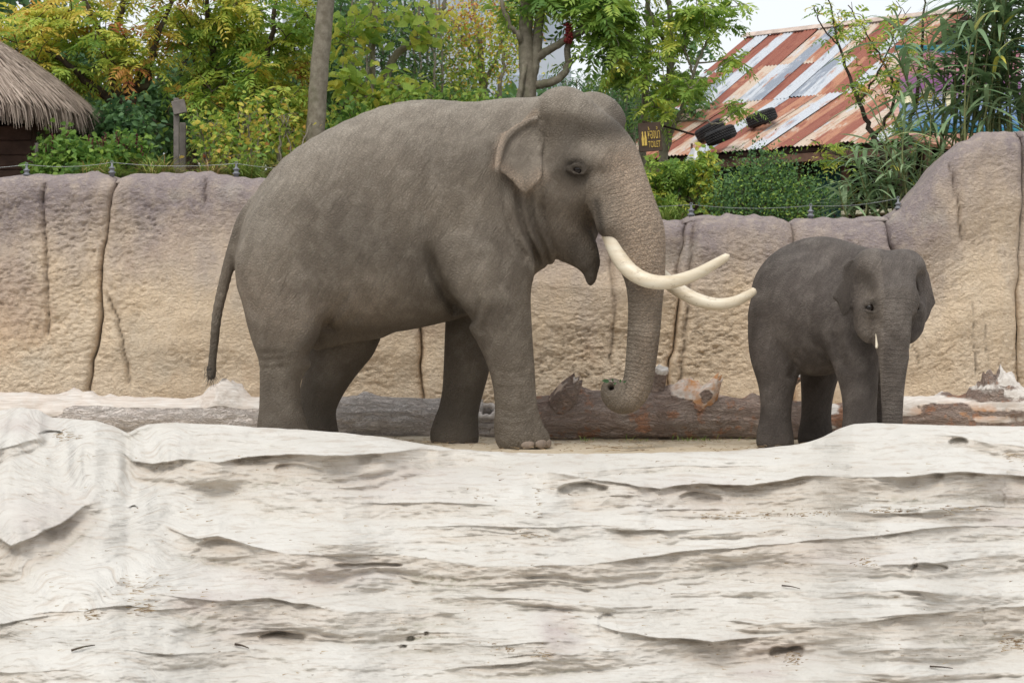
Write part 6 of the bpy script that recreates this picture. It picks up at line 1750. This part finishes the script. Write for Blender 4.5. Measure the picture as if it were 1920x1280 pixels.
plant('yellow_leaf_tree', 'slender tree with large yellow-green leaves on a bent grey limb behind the bull', 'tree', P(725, 330, 22.3),
      [(PL((716, 380, 22.3), (705, 200, 22.3), (698, 120, 22.3), (705, 40, 22.3), (690, -60, 22.3)), [.035, .03, .028, .022, .015]),
       (PL((722, 150, 22.4), (745, 100, 22.3), (790, 75, 22.2), (820, 45, 22.2), (835, 0, 22.2)), [.045, .042, .036, .03, .02]),
       (PL((735, 380, 22.4), (726, 230, 22.4), (722, 150, 22.4)), [.05, .048, .045]), (PL((640, 200, 22.1), (665, 172, 22.1), (700, 170, 22.1)), [.02, .016, .01])],
      [(720, 175, 70, 30, 24, 22), (700, 30, 60, 40, 22, 22.2), (800, 40, 50, 40, 16, 22.1), (640, 60, 40, 60, 18, 22.2), (650, 150, 40, 50, 16, 22.1), (770, 165, 50, 26, 14, 22)],
      'broad', FRESH, BARK_G, 24, .5, 6, .135, (.74, .12), spread=.2)
# bamboo: many culms, narrow leaves
culms = []
gb = np.random.default_rng(31)
for i in range(17):
    x = 655 + i * 11 + gb.normal(0, 4); dd = 24.2 + gb.uniform(-.4, .4); lean = gb.normal(0, 14)
    culms.append((PL((x, 420, dd), (x + lean * .3, 220, dd), (x + lean * .7, 80, dd), (x + lean * 1.3, -70, dd)), [.017, .016, .014, .008]))
plant('bamboo_clump', 'dark bamboo clump with thin pale stems behind the bull\'s back', 'bamboo', P(745, 360, 24.2), culms,
      [(720, 60, 80, 110, 170, 24.3), (790, 90, 60, 90, 120, 24.3), (740, 170, 100, 40, 90, 24.1)], 'narrow', DEEP, BARK_G, 32, .6, 9, .14, (.45, .25), r_tip=.003, trunk_name='culms', crown_name='foliage', spread=.3)
plant('orange_tree', 'small airy tree with fine orange and green leaves behind the bull\'s shoulders', 'tree', P(905, 340, 24.8),
      [(PL((912, 400, 24.8), (906, 200, 24.8), (902, 110, 24.8), (890, 20, 24.8), (880, -50, 24.8)), [.05, .045, .04, .025, .015]),
       (PL((904, 150, 24.8), (880, 90, 24.8), (850, 40, 24.8)), [.03, .025, .015]), (PL((906, 170, 24.8), (930, 110, 24.7), (950, 50, 24.7)), [.03, .022, .015]), (PL((940, 380, 24.6), (935, 200, 24.6), (945, 100, 24.6)), [.035, .03, .02])],
      [(850, 60, 60, 60, 60, 24.8), (920, 40, 70, 60, 70, 24.8), (880, 130, 70, 36, 44, 24.7), (960, 100, 40, 60, 34, 24.7), (850, 165, 70, 26, 40, 24.5)],
      'small', SUMAC, BARK_G, 33, .6, 6, .062, (.38, .22), lambda e: .38 * smoothstep(4.2, 5.0, e[:, 2]), r_tip=.004, spread=.14)
rt = plant('forked_tree', 'forked grey-green trunk tree with long feathery leaves behind the bull\'s head', 'tree', P(985, 350, 22),
      [(PL((984, 420, 22), (986, 240, 22), (990, 150, 22), (986, 70, 22), (988, 0, 22), (990, -90, 22)), [.12, .108, .10, .082, .072, .05]),
       (PL((990, 160, 22), (1004, 110, 22), (1010, 50, 22), (1022, -30, 22)), [.08, .065, .055, .04]),
       (PL((975, 340, 21.9), (972, 190, 21.9), (984, 120, 21.9)), [.035, .032, .03]),
       (PL((1006, 108, 22), (1040, 88, 21.9), (1085, 62, 21.8), (1130, 35, 21.8), (1160, -15, 21.8)), [.05, .042, .036, .03, .02]),
       (PL((1005, 160, 22), (1040, 152, 21.9), (1064, 128, 21.9), (1068, 80, 21.9), (1110, 30, 21.9), (1140, -40, 21.9)), [.05, .045, .04, .034, .026, .016]),
       (PL((986, 90, 22), (965, 60, 21.9), (945, 20, 21.9), (930, -40, 21.9)), [.035, .03, .024, .015])],
      [(1090, 5, 80, 36, 18, 21.8), (1150, 40, 50, 40, 13, 21.8), (1040, -30, 80, 40, 16, 21.9), (1110, 100, 40, 30, 4, 21.8), (960, 0, 40, 40, 6, 21.9), (1170, 0, 40, 40, 8, 21.8)],
      'pinnate', FRESH, BARK_G, 34, .6, 4, .36, (.48, .16), leaflet=.11, pairs=8, up=-.1, flat=.5)
b = Builder(); g_ = np.random.default_rng(2)
for i in range(60):
    c = np.array(P(1066 + g_.normal(0, 3), 58 + g_.uniform(-14, 22), 21.75)); vv, ff = box_arrays(c + g_.normal(0, .012, 3), (.022, .022, .022), np.array(Matrix.Rotation(g_.uniform(0, 3), 3, 'X') @ Matrix.Rotation(g_.uniform(0, 3), 3, 'Z'))); b.add(vv, ff)
mesh_object('fruit_cluster', b.mesh('fruit_cluster'), plain_material('dull_red_fruit', (.26, .035, .04), .7), rt)
plant('evergreen_bush', 'dense dark evergreen bush with upright stems beyond the bull\'s head', 'bush', P(1110, 380, 27),
      [(PL((1060 + i * 16, 400, 27), (1062 + i * 16, 230, 27), (1060 + i * 16 + (i % 3) * 6, 150, 27)), [.02, .018, .008]) for i in range(9)],
      [(1075, 175, 60, 40, 90, 27), (1150, 165, 60, 46, 100, 27), (1120, 230, 90, 60, 90, 26.9), (1190, 210, 40, 60, 60, 27)], 'narrow', DEEP, BARK_G, 35, .6, 8, .12, (.3, .2), r_tip=.003, trunk_name='stems', crown_name='foliage', spread=.25)
plant('feathery_tree', 'young tree with bright green feathery leaves in front of the iron roof', 'tree', P(1243, 405, 21.8),
      [(PL((1240, 430, 21.8), (1243, 330, 21.8), (1246, 240, 21.8), (1256, 150, 21.8), (1258, 60, 21.8), (1250, -60, 21.8)), [.056, .052, .05, .044, .036, .02]),
       (PL((1247, 290, 21.8), (1272, 215, 21.7), (1300, 140, 21.6), (1325, 80, 21.6), (1352, 40, 21.6)), [.026, .022, .018, .014, .008]),
       (PL((1300, 140, 21.6), (1285, 90, 21.6), (1290, 40, 21.6)), [.016, .012, .008]), (PL((1258, 100, 21.8), (1225, 40, 21.8), (1205, -20, 21.8)), [.03, .02, .012]),
       (PL((1200, 420, 22.4), (1206, 260, 22.4), (1213, 120, 22.4), (1216, 20, 22.4), (1220, -60, 22.4)), [.05, .045, .04, .03, .02]),
       (PL((1270, 228, 21.7), (1320, 226, 21.5), (1345, 234, 21.4), (1392, 200, 21.4)), [.012, .01, .008, .005])],
      [(1190, 60, 60, 50, 20, 21.8), (1270, 50, 60, 50, 19, 21.7), (1180, 140, 50, 40, 15, 21.8), (1260, 130, 50, 50, 15, 21.7), (1310, 30, 50, 50, 13, 21.6), (1370, 20, 40, 36, 8, 21.6), (1310, 165, 30, 20, 5, 21.6), (1385, 192, 18, 10, 3, 21.4), (1395, 110, 20, 12, 3, 21.6), (1240, -50, 120, 40, 24, 21.8), (1230, 200, 40, 30, 7, 21.7)],
      'pinnate', FRESH, BARK_G, 36, .5, 4, .26, (.6, .14), leaflet=.085, pairs=7, up=-.05, flat=.5)
plant('sparse_tree', 'thin leaning tree with sparse yellowing leaves in front of the roof\'s right end', 'tree', P(1715, 420, 21.4),
      [(PL((1730, 440, 21.4), (1690, 350, 21.4), (1640, 260, 21.4), (1612, 190, 21.3), (1575, 90, 21.3), (1548, -20, 21.3)), [.042, .038, .032, .022, .014, .006]),
       (PL((1640, 260, 21.4), (1680, 170, 21.3), (1640, 90, 21.3), (1590, 10, 21.3)), [.02, .016, .01, .006]), (PL((1680, 330, 21.4), (1715, 200, 21.4), (1730, 80, 21.4), (1735, -30, 21.4)), [.028, .022, .016, .008]),
       (PL((1612, 190, 21.3), (1660, 110, 21.3), (1690, 20, 21.3)), [.014, .01, .006]), (PL((1690, 350, 21.4), (1620, 310, 21.3), (1570, 290, 21.3), (1520, 262, 21.3)), [.02, .014, .01, .006]),
       (PL((1575, 90, 21.3), (1540, 50, 21.3), (1525, 10, 21.3)), [.01, .008, .005])],
      [(1560, 30, 50, 50, 18, 21.3), (1620, 60, 60, 60, 26, 21.3), (1660, 140, 60, 50, 26, 21.3), (1700, 50, 50, 60, 24, 21.3), (1620, 160, 40, 30, 12, 21.3), (1740, 130, 30, 60, 16, 21.3), (1560, 285, 50, 26, 18, 21.3), (1670, 240, 40, 30, 12, 21.3)],
      'pinnate', SUMAC, BARK_D, 37, .4, 2, .16, (.36, .2), leaflet=.07, pairs=3, up=0, flat=.6, r_tip=.004)
# trees further back fill the gaps with deeper, cooler green
for i, (x, d, blobs, tt, lab) in enumerate((
    (60, 29, [(0, 30, 130, 90, 110, 29), (120, 120, 130, 80, 120, 29), (60, 200, 120, 50, 70, 29)], .3, 'dark green tree rising behind the thatched roof'),
    (350, 30, [(300, 170, 110, 60, 110, 30), (420, 120, 110, 90, 130, 30), (350, 230, 120, 50, 70, 30), (540, 200, 70, 70, 70, 30)], .35, 'deep green tree standing behind the sumac thicket'),
    (640, 31, [(620, 120, 70, 100, 100, 31), (700, 200, 100, 50, 80, 31), (860, 200, 110, 36, 90, 31), (640, 20, 50, 60, 40, 31)], .4, 'deep green tree standing behind the bamboo clump'),
    (1180, 33, [(1170, 130, 50, 50, 30, 33), (1270, 190, 60, 40, 40, 33), (1190, 200, 60, 40, 40, 33), (1300, 90, 22, 40, 10, 33)], .5, 'bluish green tree standing left of the iron roof'))):
    plant('background_tree', lab, 'tree', P(x, 400, d), [(PL((x, 420, d), (x + 6, 260, d), (x - 4, 140, d), (x + 8, 20, d)), [.13, .11, .08, .03])], blobs, 'broad', DEEP, BARK_D, 50 + i, 1.0, 9, .15, (tt, .25), r_tip=.008, group=TG, spread=.4)

# a far wood closes the view between the trunks
gw = np.random.default_rng(90); lv = Builder(); n = 16000
xw = np.concatenate([gw.uniform(-120, 640, 9000), gw.uniform(640, 1040, 3500), gw.uniform(1040, 1330, 3500)])
topw = interp(xw, [-120, 60, 200, 330, 420, 520, 640, 760, 860, 1000, 1100, 1200, 1330], [120, 150, 190, 150, 190, 140, 170, 150, 185, 190, 170, 200, 250]) + 24 * vnoise(xw * .03, 3.3)
yw = topw + (460 - topw) * gw.random(n) ** 1.3; dw = gw.uniform(36, 38.5, n)
bw = np.stack([(xw - 960) * dw / F, dw, CAMZ + (640 - yw) * dw / F], -1)
leaves_quad(bw, rand_dir(gw, n), rand_dir(gw, n, .3), gw.uniform(.14, .34, n), .16, np.clip(gw.normal(.45, .28, n) + .25 * vnoise(xw * .02, yw * .02), 0, 1), lv, True)
tag(mesh_object('far_wood', lv.mesh('far_wood', False), DEEP), 'far green wood closing the view behind the trees', kind='stuff')

# ------------------------------------------------------------------ shrubs on the terrace
def shrub(name, label, base, blobs, kind, mat, seed, **k):
    px0 = blobs[0][0]; d = blobs[0][5]
    g = np.random.default_rng(seed + 900); limbs = []
    for i in range(k.pop('stems', 7)):
        bl = blobs[i % len(blobs)]; x = bl[0] + g.normal(0, bl[2] * .35)
        limbs.append((PL((x, base, d), (x + g.normal(0, 6), (base + bl[1]) / 2, d + g.normal(0, .1)), (x + g.normal(0, 14), bl[1] - bl[3] * .4, d + g.normal(0, .1))), [.014, .011, .005]))
    return plant(name, label, 'shrub', P(px0, base, d), limbs, blobs, kind, mat, k.pop('bark', BARK_D), seed, trunk_name='stems', crown_name='foliage', r_tip=.003, **k)
sh = shrub('broadleaf_shrub', 'low bright green broadleaf shrub beside the plank hut', 345, [(120, 280, 60, 36, 90, 20), (200, 290, 70, 34, 90, 20), (250, 275, 40, 30, 40, 20), (90, 310, 40, 24, 40, 19.8), (160, 320, 80, 20, 50, 19.7)], 'broad', FRESH, 61, depth=.3, n_leaf=7, size=.075, tint=(.36, .12), spread=.12)
gq = np.random.default_rng(8); b = Builder()
for i in range(26):
    x = gq.uniform(75, 275); c0 = np.array(P(x, gq.uniform(245, 285), 19.85))
    for k in range(9):
        vv, ff = box_arrays(c0 + np.array([gq.normal(0, .006), gq.normal(0, .006), -.012 * k]), (.012, .012, .012)); b.add(vv, ff)
tag(mesh_object('flower_spikes', b.mesh('flower_spikes'), plain_material('maroon_flowers', (.12, .03, .035), .8), sh), 'dark maroon flower spikes')
shrub('dark_shrub', 'dark green shrub behind the bright broadleaf shrub', 340, [(220, 225, 50, 36, 70, 21), (170, 240, 40, 26, 40, 21), (260, 240, 36, 30, 40, 20.9)], 'broad', DEEP, 62, depth=.3, n_leaf=7, size=.09, tint=(.3, .18), spread=.14)
shrub('yellow_shrub', 'straggly yellow-green shrub between the signpost and the bull\'s rump', 345, [(390, 250, 50, 50, 60, 20.8), (470, 240, 60, 60, 80, 20.9), (540, 240, 40, 60, 60, 20.9), (430, 290, 90, 24, 50, 20.6)], 'broad', SUMAC, 63, depth=.4, n_leaf=4, size=.07, tint=(.38, .24), spread=.2, stems=26, bark=BARK_G)
shrub('berry_bush', 'wide rounded bush with tiny dark leaves in front of the shed', 420, [(1420, 345, 60, 46, 130, 20.6), (1375, 372, 45, 32, 80, 20.5), (1480, 362, 60, 34, 100, 20.5), (1450, 395, 110, 20, 120, 20.3), (1440, 310, 36, 22, 30, 20.7), (1530, 385, 30, 22, 40, 20.4)], 'small', DEEP, 64, depth=.45, n_leaf=6, size=.04, tint=(.5, .34), spread=.11, stems=26)
shrub('climbing_vine', 'yellow-green climbing vine hanging below the shed eave', 420, [(1326, 300, 18, 26, 34, 21), (1318, 340, 20, 26, 36, 21), (1330, 375, 24, 26, 30, 21)], 'broad', FRESH, 65, depth=.15, n_leaf=5, size=.075, tint=(.74, .16), spread=.09, stems=4)
shrub('small_shrub', 'patchy green shrub at the foot of the feathery tree', 420, [(1225, 340, 26, 46, 44, 21.2), (1270, 330, 36, 34, 44, 21.2), (1240, 385, 34, 20, 30, 21), (1290, 310, 20, 20, 14, 21.2)], 'pinnate', FRESH, 66, depth=.3, n_leaf=4, size=.18, tint=(.5, .2), leaflet=.06, pairs=5, stems=8)
shrub('green_thicket', 'green undergrowth thicket showing just above the bull\'s back', 380, [(680, 215, 60, 40, 60, 21.6), (800, 190, 80, 30, 70, 21.6), (900, 200, 80, 26, 60, 21.6), (620, 240, 30, 50, 34, 21.5)], 'broad', FRESH, 67, depth=.3, n_leaf=6, size=.07, tint=(.45, .2), spread=.15)

# ------------------------------------------------------------------ grass tufts and reeds
def blades(bld, base, d, L, W, tint, arch, n=6, twist=0.0):
    """arching ribbon blades; base (n,3)"""
    m = len(base); d = norm(d); t = np.linspace(0, 1, n + 1)
    side = norm(np.cross(d, np.array([0, 0, 1.0])) + 1e-4)
    L = np.broadcast_to(L, (m,)); arch = np.broadcast_to(arch, (m,)); W = np.broadcast_to(W, (m,))
    hor = norm(d * np.array([1, 1, 0]) + 1e-6)
    pts = base[:, None] + d[:, None] * (L[:, None] * t)[..., None] + (hor[:, None] * .5 - np.array([0, 0, 1.0])) * (arch[:, None] * L[:, None] * t ** 2.2)[..., None]
    w = (W[:, None] * (np.sin(np.pi * np.clip(t * .86 + .14, 0, 1)) ** .6) * .5)
    s2 = side[:, None] + np.array([0, 0, 1.0]) * (twist * t[None, :])[..., None]
    v = np.stack([pts - s2 * w[..., None], pts + s2 * w[..., None]], 2).reshape(-1, 3)
    gf = grid_faces(n + 1, 2); f = (np.arange(m)[:, None, None] * (2 * (n + 1)) + gf[None]).reshape(-1, 4)
    bld.add(v, f, tint=np.repeat(tint, 2 * (n + 1)))
def tuft(px, py, d, w, h, n, label, dry=.0, seed=0):
    g = np.random.default_rng(seed + 300); root = empty('grass_tuft', P(px, py, d), label, 'grass tuft', 'grass tufts along the wall top')
    k = d / F; b = Builder()
    base = np.array(P(px, py, d)) + np.stack([g.normal(0, w * k * .16, n), g.normal(0, .06, n), 0 * np.arange(n)], -1)
    dd = np.stack([g.normal(0, .75, n), g.normal(0, .5, n), g.uniform(.5, 1.3, n)], -1)
    blades(b, base, dd, h * k * g.uniform(.7, 1.25, n), .011, np.clip(g.normal(.45 + dry, .22, n), 0, 1), g.uniform(.25, .8, n), 5)
    mesh_object('blades', b.mesh('blades'), TUFT, root)
tuft(190, 338, 19.4, 90, 66, 240, 'grassy tuft at the right end of the broadleaf shrub', .1, 1)
tuft(300, 338, 19.4, 90, 70, 260, 'browning grass tuft just below the wooden signpost', .25, 2)
tuft(400, 338, 19.4, 60, 60, 180, 'straw-coloured dry grass tuft right of the signpost', .45, 3)
tuft(458, 338, 19.4, 90, 74, 280, 'lush green grass tuft beside the bull\'s rump', .0, 4)
tuft(540, 330, 19.6, 70, 66, 160, 'dry grass tuft half hidden by the bull\'s rump', .4, 5)
tuft(1252, 418, 19.5, 60, 60, 200, 'bright green grass tuft next to the bull\'s forehead', -.1, 6)

def reeds(label, culm_rows, d, seed, n_blade, L, W, pxr):
    g = np.random.default_rng(seed); root = empty('giant_reed', P(pxr, 420, d), label, 'reeds', 'giant reed clumps')
    st = Builder(); lv = Builder()
    for (x0, y0, x1, y1, n) in culm_rows:
        for i in range(n):
            xa, xb = x0 + g.normal(0, 22), x1 + g.normal(0, 46); dd = d + g.normal(0, .25)
            pts = catmull(np.array(PL((xa, y0, dd), ((xa + xb) / 2 - g.normal(0, 8), (y0 + y1) / 2, dd), (xb, y1, dd + g.normal(0, .2)))), 8)
            v, f = tube_arrays(pts, np.linspace(.012, .005, len(pts)), 6, False); st.add(v, f)
            idx = g.integers(3, len(pts), n_blade); base = pts[idx]; m = len(idx)
            dv = np.stack([g.normal(0, .8, m), g.normal(0, .55, m), g.uniform(.35, 1.2, m)], -1)
            blades(lv, base, dv, L * g.uniform(.55, 1.2, m), W * g.uniform(.6, 1.2, m), np.clip(g.normal(.5, .22, m), 0, 1), g.uniform(.3, .95, m), 8, g.normal(0, .3))
    mesh_object('culms', st.mesh('culms'), stem_material('reed_culm_%d' % seed, (.16, .19, .07), (.26, .26, .13)), root)
    mesh_object('blades', lv.mesh('blades'), REED, root)
reeds('tall giant reed clump arching above the tallest wall panel', [(1760, 320, 1750, 60, 7), (1820, 300, 1830, -20, 13), (1880, 300, 1890, -30, 14), (1930, 290, 1950, -20, 9), (1850, 260, 1860, -120, 9)], 20.4, 71, 17, .66, .052, 1850)
reeds('lower giant reed clump beside the sloping shoulder of the wall', [(1640, 430, 1620, 300, 6), (1690, 430, 1690, 270, 7), (1720, 380, 1720, 210, 6), (1600, 430, 1585, 350, 4)], 19.9, 72, 12, .50, .040, 1660)
# ------------------------------------------------------------------ litter on rock and sand
straw_mat = leaf_material('dry_straw', [(0, (.20, .13, .075)), (.5, (.42, .31, .19)), (1, (.62, .50, .33))], .1, .8)
lt = Builder(); g = np.random.default_rng(77)
spots = []
for (x0, y0, x1, y1, n, sp) in ((1300, 970, 1480, 966, 60, 4), (1480, 966, 1700, 957, 110, 3), (1700, 957, 1870, 955, 30, 4), (1600, 1055, 1640, 1060, 26, 6), (240, 1145, 275, 1140, 40, 6), (150, 1150, 180, 1155, 26, 7), (1465, 1236, 1505, 1240, 40, 6),
                            (1870, 1205, 1920, 1212, 50, 8), (100, 822, 150, 818, 30, 4), (920, 1215, 960, 1218, 24, 6), (960, 998, 1020, 1008, 24, 5), (1000, 1225, 1030, 1232, 20, 5), (200, 1100, 330, 1090, 40, 14), (1880, 850, 1920, 862, 26, 5), (1000, 905, 1010, 960, 16, 14)):
    t = g.random(n); spots += list(zip(x0 + (x1 - x0) * t + g.normal(0, 5, n), y0 + (y1 - y0) * t + g.normal(0, sp, n), g.uniform(.02, .075, n)))
spots += list(zip(g.uniform(10, 1910, 420), g.uniform(850, 1275, 420), g.uniform(.012, .05, 420)))
for (x, y, L) in spots:
    p = rock_point(x, y); a = g.normal(0, .5) + (0 if g.random() < .7 else 1.2)
    d = np.array([math.cos(a), math.sin(a) * .6, g.normal(.05, .12)])
    v, f = blade_strip(p + np.array([0, -.004, .006]), d, L, g.uniform(.003, .006), .05, 2); lt.add(v, f, tint=np.clip(g.normal(.45, .3), 0, 1))
tag(mesh_object('straw_litter', lt.mesh('straw_litter', False), straw_mat), 'scattered dry straw and plant bits lying on the pale rock', kind='stuff')
lt = Builder()
for i in range(900):
    x, y = g.uniform(-3.6, 4.2), g.uniform(14.9, 17.0); a = g.uniform(0, 3.14)
    v, f = blade_strip((x, y, .012 + .012), (math.cos(a), math.sin(a), g.uniform(0, .25)), g.uniform(.02, .09), g.uniform(.003, .007), .1, 2); lt.add(v, f, tint=np.clip(g.normal(.4, .3), 0, 1))
tag(mesh_object('floor_litter', lt.mesh('floor_litter', False), straw_mat), 'dry straw strewn over the sandy floor', kind='stuff')
# green shoots along the foot of the reddish log
lt = Builder()
n = 110; xs = np.concatenate([g.normal(1300, 24, 50), g.normal(1195, 20, 25), g.normal(1105, 12, 20), g.normal(1420, 30, 15)])
bs = np.array([P(x, 834, 16.75 + g.normal(0, .05)) for x in xs]); bs[:, 2] = .01
blades(lt, bs, np.stack([g.normal(0, .7, n), g.normal(0, .5, n), g.uniform(.4, 1.2, n)], -1), g.uniform(.03, .10, n), .006, np.clip(g.normal(.4, .3, n), 0, 1), g.uniform(.2, .8, n), 4)
tag(mesh_object('grass_shoots', lt.mesh('grass_shoots'), TUFT), 'sparse grass shoots at the foot of the reddish log', kind='stuff')
def twig(label, pts, r):
    v, f = tube_arrays(catmull(np.array(pts), 6), np.linspace(r, r * .4, (len(pts) - 1) * 6 + 1), 7); b = Builder(); b.add(v, f)
    tag(mesh_object('dry_twig', b.mesh('dry_twig'), BARK_D), label, 'twig', 'dry twigs')
twig('curved dry twig on the sand in front of the reddish log', [P(1122, 846, 15.6), P(1150, 848, 15.55), P(1180, 846, 15.6), P(1208, 843, 15.7)], .012)
for (x, y, dx, dy, L, lab) in ((440, 1210, 26, 8, 12, 'short dark twig beside the deep hollow in the rock'), (135, 1222, 44, -10, 10, 'forked dark twig on the smooth rock mound'), (1465, 1100, 34, 6, 8, 'thin twig on the middle rock step'), (1745, 1252, 40, 4, 8, 'thin twig on the lowest rock tread')):
    up = np.array([0, -.01, .012])
    twig(lab, [rock_point(x, y) + up, rock_point(x + dx * .5, y + dy * .5) + up * 1.4, rock_point(x + dx, y + dy) + up], L * .0007)
